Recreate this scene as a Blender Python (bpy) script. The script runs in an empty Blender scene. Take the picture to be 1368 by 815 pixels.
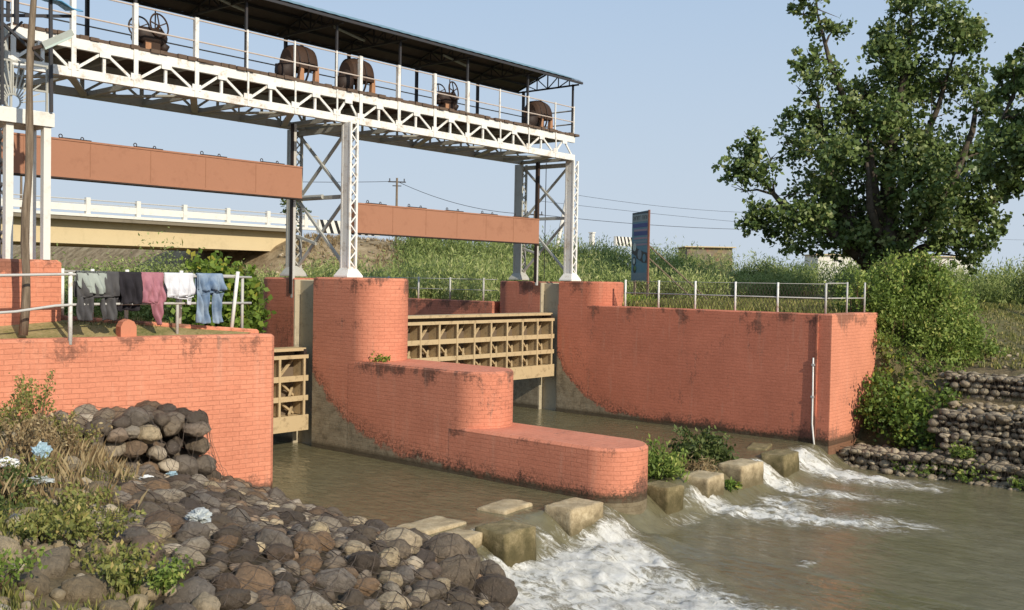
import bpy, bmesh, math, random
import numpy as np
from mathutils import Vector, Matrix, noise
from mathutils.bvhtree import BVHTree

rnd = random.Random(7)
rng = np.random.default_rng(11)
sc = bpy.context.scene
COL = sc.collection
PI = math.pi

# ------------------------------------------------------------------ helpers
def tag(o, label=None, cat=None, group=None, kind=None):
    if label: o['label'] = label
    if cat: o['category'] = cat
    if group: o['group'] = group
    if kind: o['kind'] = kind
    return o

def empty(name, loc=(0, 0, 0), label=None, cat=None, group=None):
    o = bpy.data.objects.new(name, None)
    o.empty_display_size = .1
    o.location = loc
    COL.objects.link(o)
    return tag(o, label, cat, group)

def V(*a): return Vector(a)

class MB:
    """collects geometry for ONE mesh object"""
    def __init__(s): s.v = []; s.f = []; s.uv = []; s.topd = []
    def add(s, vs, fs, uvs=None, td=None):
        b = len(s.v); s.v += [tuple(p) for p in vs]
        for i, f in enumerate(fs):
            s.f.append([b + k for k in f])
            s.uv.append(uvs[i] if uvs else None)
            s.topd.append(td[i] if td else None)
        return s
    def box(s, a, b):
        x0, y0, z0 = a; x1, y1, z1 = b
        vs = [(x0,y0,z0),(x1,y0,z0),(x1,y1,z0),(x0,y1,z0),(x0,y0,z1),(x1,y0,z1),(x1,y1,z1),(x0,y1,z1)]
        return s.add(vs, [(0,3,2,1),(4,5,6,7),(0,1,5,4),(1,2,6,5),(2,3,7,6),(3,0,4,7)])
    def bar(s, p, q, w, h=None, up=(0, 0, 1)):
        h = h or w; p = Vector(p); q = Vector(q); d = (q - p).normalized(); u = Vector(up)
        if abs(d.dot(u)) > .98: u = Vector((0, 1, 0))
        r = d.cross(u).normalized(); u = r.cross(d)
        vs = []
        for c in (p, q):
            for a, b in ((-1,-1),(1,-1),(1,1),(-1,1)):
                vs.append(c + r*a*w/2 + u*b*h/2)
        return s.add(vs, [(0,1,2,3),(7,6,5,4),(0,4,5,1),(1,5,6,2),(2,6,7,3),(3,7,4,0)])
    def tube(s, pts, r, n=8, cap=True):
        pts = [Vector(p) for p in pts]
        rs = r if isinstance(r, (list, tuple)) else [r]*len(pts)
        vs = []; fs = []
        ref = None
        for i, p in enumerate(pts):
            d = (pts[min(i+1, len(pts)-1)] - pts[max(i-1, 0)]).normalized()
            if ref is None:
                ref = Vector((0,0,1)) if abs(d.z) < .9 else Vector((1,0,0))
            a = d.cross(ref).normalized(); b = a.cross(d).normalized(); ref = b
            for k in range(n):
                t = 2*PI*k/n
                vs.append(p + (a*math.cos(t) + b*math.sin(t))*rs[i])
        for i in range(len(pts)-1):
            for k in range(n):
                fs.append((i*n+k, (i+1)*n+k, (i+1)*n+(k+1)%n, i*n+(k+1)%n))
        if cap:
            fs.append(tuple(range(n))); fs.append(tuple((len(pts)-1)*n + n-1-k for k in range(n)))
        return s.add(vs, fs)
    def ring(s, c, axis, R, r, n=28, m=6):
        c = Vector(c); ax = Vector(axis).normalized()
        a = ax.orthogonal().normalized(); b = ax.cross(a)
        vs = []; fs = []
        for i in range(n):
            t = 2*PI*i/n; d = a*math.cos(t) + b*math.sin(t)
            for k in range(m):
                u = 2*PI*k/m
                vs.append(c + d*(R + r*math.cos(u)) + ax*r*math.sin(u))
        for i in range(n):
            for k in range(m):
                fs.append((i*m+k, ((i+1)%n)*m+k, ((i+1)%n)*m+(k+1)%m, i*m+(k+1)%m))
        return s.add(vs, fs)
    def prism(s, pts, z0, z1, ch=.035, ztop=None):
        """vertical prism over an outline, counter-clockwise, chamfered top; UV = (run, height)"""
        n = len(pts)
        zt = ztop or (lambda x, y: z1)
        P = [Vector((p[0], p[1])) for p in pts]
        ins = []
        for i in range(n):
            d0 = (P[i] - P[i-1]).normalized(); d1 = (P[(i+1) % n] - P[i]).normalized()
            n0 = Vector((-d0.y, d0.x)); n1 = Vector((-d1.y, d1.x))
            m = n0 + n1
            m = m / max(.3, m.dot(n0)) if m.length > .01 else n0
            ins.append(P[i] + m*ch)
        vs = []
        for p in P: vs.append((p.x, p.y, z0))
        for p in P: vs.append((p.x, p.y, zt(p.x, p.y) - ch))
        for q, p in zip(ins, P): vs.append((q.x, q.y, zt(p.x, p.y)))
        fs = []; uvs = []; td = []
        run = 0
        for i in range(n):
            j = (i+1) % n; L = (P[j]-P[i]).length
            h0 = zt(*P[i]) ; h1 = zt(*P[j])
            fs.append((i, j, n+j, n+i)); uvs.append([(run,z0),(run+L,z0),(run+L,h1),(run,h0)]); td.append([h0-z0,h1-z0,0,0])
            fs.append((n+i, n+j, 2*n+j, 2*n+i)); uvs.append([(run,h0),(run+L,h1),(run+L,h1+ch),(run,h0+ch)]); td.append([0,0,0,0])
            run += L
        fs.append(tuple(range(2*n, 3*n))); uvs.append([(vs[k][0]*.6+3.3, vs[k][1]*.6) for k in range(2*n,3*n)]); td.append([-1]*n)
        return s.add(vs, fs, uvs, td)
    def build(s, name, mat, parent=None, smooth=False, attr=None):
        me = bpy.data.meshes.new(name)
        me.from_pydata(s.v, [], s.f)
        if any(u is not None for u in s.uv):
            k = 0; buf = []; tb = []
            for f, u, t in zip(s.f, s.uv, s.topd):
                for i in range(len(f)):
                    buf += list(u[i]) if u else [0, 0]; tb.append(t[i] if t else 1)
            me.uv_layers.new(name='UVMap').data.foreach_set('uv', buf)
            me.attributes.new('topd', 'FLOAT', 'CORNER').data.foreach_set('value', tb)
        if smooth or any(t is not None for t in s.topd): me.polygons.foreach_set('use_smooth', [True]*len(me.polygons))
        me.materials.append(mat)
        me.update()
        if not smooth and any(t is not None for t in s.topd): me.set_sharp_from_angle(angle=math.radians(24))
        o = bpy.data.objects.new(name, me); COL.objects.link(o)
        if parent is not None: o.parent = parent
        return o

def local(parent, o):
    """child built in world coordinates under an Empty that stands elsewhere"""
    o.parent = parent
    o.matrix_parent_inverse = Matrix.Translation(parent.location).inverted()
    return o

def np_mesh(name, verts, quads, mat, parent=None, smooth=False, fattr=None, vattr=None):
    me = bpy.data.meshes.new(name)
    verts = np.asarray(verts, np.float32); quads = np.asarray(quads, np.int32)
    nv, nf = len(verts), len(quads); k = quads.shape[1]
    me.vertices.add(nv); me.vertices.foreach_set('co', verts.ravel())
    me.loops.add(nf*k); me.loops.foreach_set('vertex_index', quads.ravel())
    me.polygons.add(nf); me.polygons.foreach_set('loop_start', np.arange(0, nf*k, k, dtype=np.int32))
    me.update(calc_edges=True)
    if smooth: me.polygons.foreach_set('use_smooth', np.ones(nf, bool))
    for d, dom in ((fattr, 'FACE'), (vattr, 'POINT')):
        for an, av in (d or {}).items():
            a = me.attributes.new(an, 'FLOAT', dom); a.data.foreach_set('value', np.asarray(av, np.float32))
    me.materials.append(mat)
    o = bpy.data.objects.new(name, me); COL.objects.link(o)
    if parent is not None: o.parent = parent
    return o

def lattice(ix, iy, seed):
    h = (ix.astype(np.int64)*374761393 + iy.astype(np.int64)*668265263 + seed*1442695041) & 0xffffffff
    h = ((h ^ (h >> 13)) * 1274126177) & 0xffffffff
    return ((h ^ (h >> 16)) & 0xffff) / 65535.0
def vn(x, y, seed=0):
    x = np.asarray(x, float); y = np.asarray(y, float)
    ix = np.floor(x); iy = np.floor(y); fx = x-ix; fy = y-iy
    fx = fx*fx*(3-2*fx); fy = fy*fy*(3-2*fy)
    a = lattice(ix, iy, seed); b = lattice(ix+1, iy, seed); c = lattice(ix, iy+1, seed); d = lattice(ix+1, iy+1, seed)
    return (a*(1-fx)+b*fx)*(1-fy) + (c*(1-fx)+d*fx)*fy
def fbm(x, y, oct=4, seed=0):
    t = 0; a = .5; s = 0
    for i in range(oct):
        t = t + a*vn(x*2**i+17*i, y*2**i-9*i, seed+i); s += a; a *= .5
    return t/s
def ss(a, b, x):
    t = np.clip((np.asarray(x, float)-a)/(b-a), 0, 1); return t*t*(3-2*t)

# ------------------------------------------------------------------ materials
class NT:
    def __init__(s, name):
        s.m = bpy.data.materials.new(name); s.m.use_nodes = True
        s.t = s.m.node_tree; s.n = s.t.nodes; s.l = s.t.links
        s.b = s.n['Principled BSDF']; s.out = s.n['Material Output']
        s.b.inputs['Specular IOR Level'].default_value = .25
    def node(s, typ, **k):
        n = s.n.new(typ)
        for a, b in k.items():
            if a.startswith('i_'): n.inputs[a[2:].replace('_', ' ')].default_value = b
            else: setattr(n, a, b)
        return n
    def link(s, a, b): s.l.new(a, b)
    def pos(s):
        return s.node('ShaderNodeNewGeometry').outputs['Position']
    def obj(s): return s.node('ShaderNodeTexCoord').outputs['Object']
    def noise(s, vec, scale, detail=4, rough=.6, dist=0):
        n = s.node('ShaderNodeTexNoise'); n.inputs['Scale'].default_value = scale
        n.inputs['Detail'].default_value = detail; n.inputs['Roughness'].default_value = rough; n.inputs['Distortion'].default_value = dist
        s.link(vec, n.inputs['Vector']); return n.outputs['Fac']
    def ramp(s, fac, stops, interp='LINEAR'):
        n = s.node('ShaderNodeValToRGB'); cr = n.color_ramp; cr.interpolation = interp
        while len(cr.elements) < len(stops): cr.elements.new(.5)
        for e, (p, c) in zip(cr.elements, stops):
            e.position = p; e.color = (*c, 1) if len(c) == 3 else c
        s.link(fac, n.inputs['Fac']); return n.outputs['Color']
    def mth(s, op, a, b=None, c=None, clamp=False):
        n = s.node('ShaderNodeMath', operation=op); n.use_clamp = clamp
        for i, q in enumerate((a, b, c)):
            if q is None: continue
            if isinstance(q, (int, float)): n.inputs[i].default_value = q
            else: s.link(q, n.inputs[i])
        return n.outputs[0]
    def mix(s, fac, a, b, mode='MIX'):
        n = s.node('ShaderNodeMix', data_type='RGBA', blend_type=mode)
        for i, q in ((0, fac), (6, a), (7, b)):
            if isinstance(q, (int, float)): n.inputs[i].default_value = q
            elif isinstance(q, tuple): n.inputs[i].default_value = (*q, 1)
            else: s.link(q, n.inputs[i])
        return n.outputs[2]
    def bump(s, h, strength=.3, dist=.02, normal=None):
        n = s.node('ShaderNodeBump'); n.inputs['Strength'].default_value = strength; n.inputs['Distance'].default_value = dist
        s.link(h, n.inputs['Height'])
        if normal is not None: s.link(normal, n.inputs['Normal'])
        return n.outputs[0]
    def fin(s, col, rough=.8, normal=None, metal=0, spec=None):
        if isinstance(col, tuple): s.b.inputs['Base Color'].default_value = (*col, 1)
        else: s.link(col, s.b.inputs['Base Color'])
        if isinstance(rough, (int, float)): s.b.inputs['Roughness'].default_value = rough
        else: s.link(rough, s.b.inputs['Roughness'])
        s.b.inputs['Metallic'].default_value = metal
        if spec is not None: s.b.inputs['Specular IOR Level'].default_value = spec
        if normal is not None: s.link(normal, s.b.inputs['Normal'])
        return s.m

def m_brick(name, c1, c2, mortar, conc=None, dirt=.5, bw=.25, rh=.085, bricks=.6):
    t = NT(name)
    uv = t.node('ShaderNodeUVMap').outputs['UV'] if False else t.node('ShaderNodeTexCoord').outputs['UV']
    P = t.pos()
    # wobble the courses a little
    wob = t.node('ShaderNodeTexNoise'); wob.inputs['Scale'].default_value = 3; t.link(uv, wob.inputs['Vector'])
    sub = t.node('ShaderNodeVectorMath', operation='SUBTRACT'); t.link(wob.outputs['Color'], sub.inputs[0]); sub.inputs[1].default_value = (.5, .5, .5)
    scl = t.node('ShaderNodeVectorMath', operation='SCALE'); t.link(sub.outputs[0], scl.inputs[0]); scl.inputs['Scale'].default_value = .03
    ad = t.node('ShaderNodeVectorMath', operation='ADD'); t.link(uv, ad.inputs[0]); t.link(scl.outputs[0], ad.inputs[1])
    b = t.node('ShaderNodeTexBrick'); t.link(ad.outputs[0], b.inputs['Vector'])
    b.inputs['Scale'].default_value = 1; b.inputs['Brick Width'].default_value = bw; b.inputs['Row Height'].default_value = rh
    b.inputs['Mortar Size'].default_value = .007; b.inputs['Mortar Smooth'].default_value = .6; b.inputs['Bias'].default_value = 0
    b.inputs['Color1'].default_value = (*c1, 1); b.inputs['Color2'].default_value = (*c2, 1); b.inputs['Mortar'].default_value = (*mortar, 1)
    big = t.noise(P, .9, 5, .6)
    bf = t.ramp(t.noise(P, 1.1, 4, .65), [(.36, (bricks*.25,)*3), (.6, (bricks,)*3)])
    col = t.mix(bf, t.mix(t.noise(P, 4, 6, .7), c1, c2), b.outputs['Color'])
    col = t.mix(t.ramp(big, [(.35, (0, 0, 0)), (.7, (.65, .65, .65))]), col, tuple(x*.76 for x in c2))
    fine = t.noise(P, 22, 6, .7)
    hs = t.node('ShaderNodeMapping'); hs.inputs['Scale'].default_value = (3.0, 3.0, 26); t.link(P, hs.inputs['Vector'])
    col = t.mix(t.ramp(t.noise(hs.outputs[0], 1.3, 6, .75), [(.5, (0, 0, 0)), (.72, (.5, .5, .5))]), col, tuple(x*.62 for x in c2))
    col = t.mix(t.ramp(fine, [(.48, (0, 0, 0)), (.8, (.45, .45, .45))]), col, tuple(min(1, x*1.2+.03) for x in c1))
    # grime: near the coping, near the water, streaks
    td = t.node('ShaderNodeAttribute', attribute_name='topd').outputs['Fac']
    sep = t.node('ShaderNodeSeparateXYZ'); t.link(P, sep.inputs[0])
    z = sep.outputs['Z']
    nearTop = t.mth('MULTIPLY', t.mth('SUBTRACT', 1, t.mth('DIVIDE', t.mth('ABSOLUTE', td), .55), clamp=True), t.ramp(t.noise(P, 1.7, 3, .6), [(.42, (.1, .1, .1)), (.62, (1, 1, 1))]))
    nearBot = t.mth('SUBTRACT', 1, t.mth('DIVIDE', t.mth('SUBTRACT', z, -.1), .55), clamp=True)
    patch = t.noise(P, .55, 3, .5)
    st = t.node('ShaderNodeMapping'); st.inputs['Scale'].default_value = (4.5, 4.5, .45); t.link(P, st.inputs['Vector'])
    streak = t.noise(st.outputs[0], 1.4, 5, .65)
    speck = t.mth('MULTIPLY', t.ramp(t.noise(P, 1.3, 2, .5), [(.5, (0, 0, 0)), (.62, (1, 1, 1))]), .27)
    msk = t.mth('MAXIMUM', t.mth('MULTIPLY', nearTop, .60), t.mth('MULTIPLY', nearBot, .8))
    msk = t.mth('ADD', msk, speck)
    msk = t.mth('ADD', msk, t.mth('MULTIPLY', t.mth('SUBTRACT', patch, .42), 1.1))
    blot = t.noise(P, 17, 9, .85)
    d = t.mth('ADD', t.mth('MULTIPLY', msk, .42), t.mth('MULTIPLY', blot, .75))
    d = t.mth('ADD', d, t.mth('MULTIPLY', t.mth('SUBTRACT', streak, .5), .35))
    dm = t.ramp(d, [(.555, (0, 0, 0)), (.66, (1, 1, 1))])
    col = t.mix(t.mth('MULTIPLY', dm, dirt), col, (.07, .045, .035))
    # soft pale wash
    col = t.mix(t.mth('MULTIPLY', t.ramp(streak, [(.55, (0, 0, 0)), (.8, (1, 1, 1))]), .34), col, (.66, .40, .29))
    # dark wet line at the waterline
    wet = t.mth('SUBTRACT', 1, t.mth('DIVIDE', t.mth('SUBTRACT', z, t.mth('MULTIPLY', blot, .16)), .09), clamp=True)
    h = t.mth('ADD', t.mth('MULTIPLY', b.outputs['Fac'], -.55), t.mth('ADD', t.mth('MULTIPLY', fine, .5), t.mth('MULTIPLY', t.noise(P, 60, 3), .25)))
    if conc:
        y = sep.outputs['Y']
        zb = t.mth('MULTIPLY', t.mth('EXPONENT', t.mth('DIVIDE', t.mth('SUBTRACT', y, 18.9), conc)), 1.98) if conc > 0 else t.mth('ADD', 1.75, 0)
        edge = t.mth('SUBTRACT', t.mth('ADD', zb, t.mth('MULTIPLY', t.mth('SUBTRACT', t.noise(P, 2.2, 9, .82), .5), .95)), z)
        cm = t.ramp(t.mth('MULTIPLY_ADD', edge, 4, .5), [(.35, (0, 0, 0)), (.65, (1, 1, 1))])
        cc = t.ramp(t.noise(P, 5, 8, .75), [(.3, (.13, .105, .07)), (.5, (.27, .22, .15)), (.72, (.36, .31, .22))])
        rim = t.ramp(t.mth('MULTIPLY_ADD', edge, 3, .5), [(.2, (0, 0, 0)), (.45, (.7, .7, .7)), (.6, (0, 0, 0))])
        above = t.mth('MULTIPLY', t.ramp(t.mth('MULTIPLY_ADD', edge, 1.6, .75), [(.1, (0, 0, 0)), (.6, (1, 1, 1))]), t.ramp(blot, [(.47, (0, 0, 0)), (.56, (.85, .85, .85))]))
        col = t.mix(above, col, (.06, .042, .03))
        col = t.mix(t.mth('MULTIPLY', rim, blot), col, (.06, .04, .03))
        col = t.mix(cm, col, cc)
    col = t.mix(t.mth('MULTIPLY', wet, .5), col, (.10, .075, .035))
    line = t.mth('MULTIPLY', t.mth('MULTIPLY', wet, t.mth('GREATER_THAN', z, -.03)), .6)
    col = t.mix(line, col, (.04, .03, .02))
    return t.fin(col, .88, t.bump(h, .7, .016))

SAL1, SAL2, SALM = (.70, .28, .17), (.62, .236, .138), (.48, .175, .10)
M = {}
M['brick'] = m_brick('salmon_painted_brick', SAL1, SAL2, SALM, dirt=.75)
M['brick_near'] = m_brick('salmon_painted_brick_near', SAL1, (.62, .232, .138), (.44, .16, .092), dirt=.6, bricks=.8)
M['brick_pier'] = m_brick('salmon_painted_brick_pier', (.68, .265, .165), (.60, .22, .133), (.48, .17, .098), conc=1.45, dirt=.75, bricks=.7)
M['brick_up'] = m_brick('salmon_brick_over_concrete', (.60, .22, .14), (.52, .18, .11), (.36, .12, .08), conc=-1, dirt=.7, bricks=.6)
M['plaster'] = m_brick('smooth_salmon_plaster', (.68, .27, .165), (.62, .235, .14), (.5, .17, .1), dirt=.6, bricks=.2)
M['brick_red'] = m_brick('salmon_painted_wall', (.62, .215, .132), (.56, .19, .115), (.50, .165, .092), conc=1.0, dirt=.7, bricks=.6)

def m_paint(name, col, rust=(.22, .12, .06), amount=.5, rough=.55, scale=6):
    t = NT(name); P = t.obj()
    n = t.noise(P, scale, 7, .7); n2 = t.noise(P, scale*5, 4, .6)
    f = t.mth('MULTIPLY', t.ramp(t.mth('ADD', t.mth('MULTIPLY', n, .75), t.mth('MULTIPLY', n2, .25)), [(.52, (0, 0, 0)), (.68, (1, 1, 1))]), amount)
    c = t.mix(t.mth('MULTIPLY', t.noise(P, 1.3, 3), .3), col, tuple(x*.72 for x in col))
    c = t.mix(f, c, rust)
    return t.fin(c, rough, t.bump(n2, .25, .01))
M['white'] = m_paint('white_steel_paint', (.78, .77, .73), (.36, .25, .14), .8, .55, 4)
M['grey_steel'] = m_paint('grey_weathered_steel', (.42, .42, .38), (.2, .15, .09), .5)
M['dark_steel'] = m_paint('dark_steel', (.045, .045, .05), (.07, .04, .025), .5)
M['pipe'] = m_paint('galvanised_pipe', (.50, .49, .46), (.25, .16, .1), .4, .45, 12)
M['rail'] = m_paint('dusty_rail_paint', (.55, .47, .41), (.3, .2, .15), .5)
M['tan_seam'] = m_paint('tan_weld_seam', (.33, .16, .095), (.25, .12, .07), .6, .7, 3)
M['tan_paint'] = m_paint('tan_counterweight_paint', (.37, .18, .11), (.27, .125, .075), .7, .7, 2)
M['gate'] = m_paint('cream_gate_paint', (.50, .38, .22), (.15, .10, .055), .8, .7, 5)
M['gate_skin_shaded'] = m_paint('shaded_gate_skin_plate', (.15, .11, .075), (.06, .04, .03), .6, .8, 4)  # darker than the ribs: shade of the recess put into its colour
M['deck'] = m_paint('weathered_deck_planks', (.13, .09, .065), (.05, .035, .03), .7, .9, 7)
M['rust'] = m_paint('rust_brown_iron', (.055, .032, .022), (.11, .055, .028), .55, .65, 7)
M['rust_dark'] = m_paint('dark_brown_iron', (.04, .028, .024), (.1, .05, .03), .5, .6, 9)
M['tan_leg'] = m_paint('tan_iron_leg', (.42, .22, .12), (.2, .1, .05), .5, .7, 9)
M['roof_under'] = m_paint('roof_sheet_underside', (.11, .092, .075), (.16, .12, .09), .5, .7, 3)
M['roof_top'] = m_paint('pale_blue_roof_sheet', (.17, .27, .31), (.3, .3, .28), .3, .5, 3)
M['concrete_white'] = m_paint('white_painted_concrete', (.74, .72, .66), (.42, .38, .3), .5, .8, 4)
M['bridge'] = m_paint('cream_bridge_girder', (.62, .50, .30), (.42, .34, .2), .5, .85, 1.2)
M['bridge_dark'] = m_paint('stained_bridge_deck_edge', (.22, .19, .14), (.1, .08, .06), .6, .9, 1)
M['black'] = m_paint('black_paint', (.02, .02, .02), (.05, .05, .05), .4, .6, 3)
M['orange'] = m_paint('orange_painted_edge', (.26, .11, .075), (.2, .08, .05), .4, .6, 3)
M['blue_tarp'] = m_paint('blue_tarpaulin', (.13, .34, .56), (.2, .42, .6), .4, .5, 3)
M['lamp_white'] = m_paint('tube_lamp_casing', (.33, .36, .33), (.25, .25, .2), .5, .4, 15)
M['slot'] = m_paint('gate_slot_concrete', (.44, .38, .27), (.14, .11, .08), .6, .9, 4)

def m_wood():
    t = NT('weathered_pole_wood'); mp = t.node('ShaderNodeMapping'); mp.inputs['Scale'].default_value = (14, 14, 1.2); t.link(t.obj(), mp.inputs['Vector'])
    n = t.noise(mp.outputs[0], 1.5, 8, .7)
    return t.fin(t.ramp(n, [(.3, (.09, .065, .045)), (.55, (.22, .17, .12)), (.8, (.36, .3, .23))]), .9, t.bump(n, .6, .03))
M['wood'] = m_wood()

def m_conc(name, a, b, c, scale=4):
    t = NT(name); P = t.pos()
    n = t.noise(P, scale, 9, .72); n2 = t.noise(P, scale*9, 5, .7)
    sep = t.node('ShaderNodeSeparateXYZ'); t.link(P, sep.inputs[0])
    wet = t.mth('SUBTRACT', 1, t.mth('DIVIDE', t.mth('ADD', sep.outputs['Z'], t.mth('MULTIPLY', n, .5)), .32), clamp=True)
    col = t.ramp(t.mth('ADD', t.mth('MULTIPLY', n, .7), t.mth('MULTIPLY', n2, .3)), [(.3, a), (.5, b), (.68, c)])
    geo = t.node('ShaderNodeNewGeometry'); sn = t.node('ShaderNodeSeparateXYZ'); t.link(geo.outputs['Normal'], sn.inputs[0])
    side = t.mth('SUBTRACT', 1, sn.outputs['Z'], clamp=True)
    col = t.mix(t.mth('MULTIPLY', t.mth('MULTIPLY', wet, side), .75), col, (.06, .05, .02))
    return t.fin(col, .9, t.bump(t.mth('ADD', n, t.mth('MULTIPLY', n2, .6)), .8, .03))
M['block'] = m_conc('baffle_block_concrete', (.2, .15, .09), (.42, .33, .2), (.6, .5, .33))
M['block_wet'] = m_conc('mossy_block_concrete', (.08, .07, .03), (.2, .16, .08), (.38, .3, .17))

def m_rock(name, stops, bumpn=1.0):
    t = NT(name); P = t.obj()
    oi = t.node('ShaderNodeObjectInfo').outputs['Random']
    at = t.node('ShaderNodeAttribute', attribute_name='rnd').outputs['Fac']
    r = t.mth('FRACT', t.mth('ADD', t.mth('MULTIPLY', oi, 7.3), at))
    n = t.noise(P, 3.5, 8, .7, .6); n2 = t.noise(P, 17, 6, .7)
    base = t.ramp(r, stops)
    col = t.mix(t.ramp(n, [(.40, (0, 0, 0)), (.64, (.62, .62, .62))]), base, t.mix(.75, base, (.025, .018, .012)))
    col = t.mix(t.ramp(n2, [(.55, (0, 0, 0)), (.78, (.4, .4, .4))]), col, (.42, .36, .27))
    # upward faces lightened: sunlit tops put into the colour
    geo = t.node('ShaderNodeNewGeometry'); sn = t.node('ShaderNodeSeparateXYZ'); t.link(geo.outputs['Normal'], sn.inputs[0])
    sunlit_top = t.mth('MULTIPLY', t.ramp(sn.outputs['Z'], [(.4, (0, 0, 0)), (1, (1, 1, 1))]), t.ramp(n, [(.45, (.0, .0, .0)), (.75, (.28, .28, .28))]))
    col = t.mix(sunlit_top, col, (.3, .24, .17))
    rough = t.ramp(n2, [(.3, (.45, .45, .45)), (.7, (.8, .8, .8))])
    return t.fin(col, rough, t.bump(t.mth('ADD', n, t.mth('MULTIPLY', n2, .55)), bumpn, .055))
M['rock_dark'] = m_rock('dark_river_boulder', [(0, (.08, .062, .05)), (.2, (.17, .13, .09)), (.4, (.25, .215, .18)), (.53, (.32, .2, .11)), (.64, (.10, .08, .068)), (.78, (.27, .21, .145)), (.88, (.46, .39, .30)), (1, (.6, .46, .27))])
M['rock_pale'] = m_rock('pale_river_cobble', [(0, (.25, .19, .12)), (.3, (.38, .30, .18)), (.55, (.22, .18, .14)), (.75, (.48, .38, .24)), (1, (.52, .45, .34))])
M['rock_gab'] = m_rock('gabion_stone', [(0, (.16, .13, .09)), (.3, (.33, .27, .19)), (.6, (.45, .37, .26)), (.85, (.24, .2, .14)), (1, (.64, .54, .37))])
M['wire'] = NT('rusty_net_wire').fin((.09, .068, .052), .7)
M['cable'] = NT('black_cable').fin((.03, .03, .035), .6)

def m_ground():
    t = NT('earth_and_dry_grass'); P = t.pos()
    n = t.noise(P, .35, 6, .6); n2 = t.noise(P, 6, 7, .75); n3 = t.noise(P, 30, 4, .7)
    soil = t.ramp(n2, [(.3, (.10, .072, .045)), (.55, (.19, .14, .085)), (.75, (.3, .23, .14))])
    grass = t.ramp(n2, [(.3, (.055, .07, .018)), (.55, (.12, .125, .04)), (.75, (.22, .19, .075))])
    sep = t.node('ShaderNodeSeparateXYZ'); t.link(P, sep.inputs[0])
    near = t.mth('MULTIPLY', t.mth('LESS_THAN', sep.outputs['X'], 12), t.mth('LESS_THAN', sep.outputs['Y'], 17))
    gf = t.mth('MULTIPLY', t.ramp(n, [(.40, (.15, .15, .15)), (.58, (.95, .95, .95))]), t.mth('SUBTRACT', 1, t.mth('MULTIPLY', near, .85)))
    col = t.mix(gf, soil, grass)
    wet = t.mth('SUBTRACT', 1, t.mth('DIVIDE', sep.outputs['Z'], .5), clamp=True)
    col = t.mix(t.mth('MULTIPLY', wet, .7), col, (.05, .038, .022))
    bank = t.mth('MULTIPLY', t.mth('GREATER_THAN', sep.outputs['Y'], 34), t.mth('GREATER_THAN', sep.outputs['Z'], 2.9))
    n4 = t.noise(P, 1.6, 8, .75)
    col = t.mix(t.mth('MULTIPLY', bank, .85), col, t.ramp(n4, [(.35, (.13, .095, .055)), (.5, (.30, .22, .13)), (.62, (.42, .33, .21))]))
    crevice_shade = t.mth('MULTIPLY', near, t.mth('LESS_THAN', sep.outputs['Z'], 1.32))  # soil under the boulders darkened, crevice shade put into the colour
    col = t.mix(t.mth('MULTIPLY', crevice_shade, .8), col, (.03, .022, .015))
    return t.fin(col, .95, t.bump(t.mth('ADD', n2, t.mth('MULTIPLY', n3, .5)), .8, .06))
M['ground'] = m_ground()
M['shade_core'] = NT('gabion_crevice_shade').fin((.055, .042, .03), .95)  # dark filler colour standing in for shade between the stones
def m_lawn():
    t = NT('short_dry_lawn'); P = t.pos()
    n = t.noise(P, 1.2, 5, .6); n2 = t.noise(P, 18, 6, .7)
    col = t.ramp(t.mth('ADD', t.mth('MULTIPLY', n, .6), t.mth('MULTIPLY', n2, .4)), [(.38, (.12, .13, .035)), (.5, (.27, .22, .095)), (.62, (.38, .30, .15))])
    return t.fin(col, .95, t.bump(n2, .6, .03))
M['lawn'] = m_lawn()
def m_stone_slope():
    t = NT('stone_pitched_slope'); P = t.pos()
    v = t.node('ShaderNodeTexVoronoi'); v.inputs['Scale'].default_value = 2.2; t.link(P, v.inputs['Vector'])
    n = t.noise(P, 1.2, 5)
    col = t.mix(t.mth('MULTIPLY', n, .8), (.2, .17, .12), (.34, .27, .17))
    col = t.mix(.3, col, v.outputs['Color'], 'MULTIPLY')
    return t.fin(col, .95, t.bump(v.outputs['Distance'], .6, .1))
M['slope'] = m_stone_slope()

def m_leaf(name, stops, trans=.35, rough=.55):
    t = NT(name)
    at = t.node('ShaderNodeAttribute', attribute_name='rnd').outputs['Fac']
    col = t.ramp(at, stops)
    t.fin(col, rough, spec=.3)
    tr = t.node('ShaderNodeBsdfTranslucent'); t.link(t.mix(.6, col, (.3, .45, .05), 'MIX') if False else col, tr.inputs['Color'])
    mx = t.node('ShaderNodeMixShader'); mx.inputs[0].default_value = trans
    t.link(t.b.outputs[0], mx.inputs[1]); t.link(tr.outputs[0], mx.inputs[2]); t.link(mx.outputs[0], t.out.inputs['Surface'])
    return t.m
M['leaf_tree'] = m_leaf('tree_leaf', [(0, (.04, .065, .02)), (.4, (.11, .165, .045)), (.75, (.21, .27, .085)), (1, (.38, .40, .17))], .25, .42)
M['leaf_thicket'] = m_leaf('thicket_leaf', [(0, (.08, .11, .03)), (.4, (.20, .26, .075)), (.8, (.34, .40, .13)), (1, (.50, .50, .22))], .35)
M['leaf_bush'] = m_leaf('bush_leaf', [(0, (.06, .095, .022)), (.4, (.16, .235, .045)), (.8, (.28, .36, .08)), (1, (.48, .48, .14))], .35)
M['leaf_bright'] = m_leaf('bright_leaf', [(0, (.07, .12, .02)), (.5, (.15, .24, .04)), (.85, (.27, .36, .06)), (1, (.5, .45, .08))], .4)
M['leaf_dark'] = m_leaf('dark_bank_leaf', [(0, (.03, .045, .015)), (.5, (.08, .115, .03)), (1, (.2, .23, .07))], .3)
M['leaf_creep'] = m_leaf('creeper_leaf', [(0, (.05, .085, .02)), (.5, (.12, .19, .035)), (.85, (.20, .28, .05)), (1, (.45, .40, .08))], .35)
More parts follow.
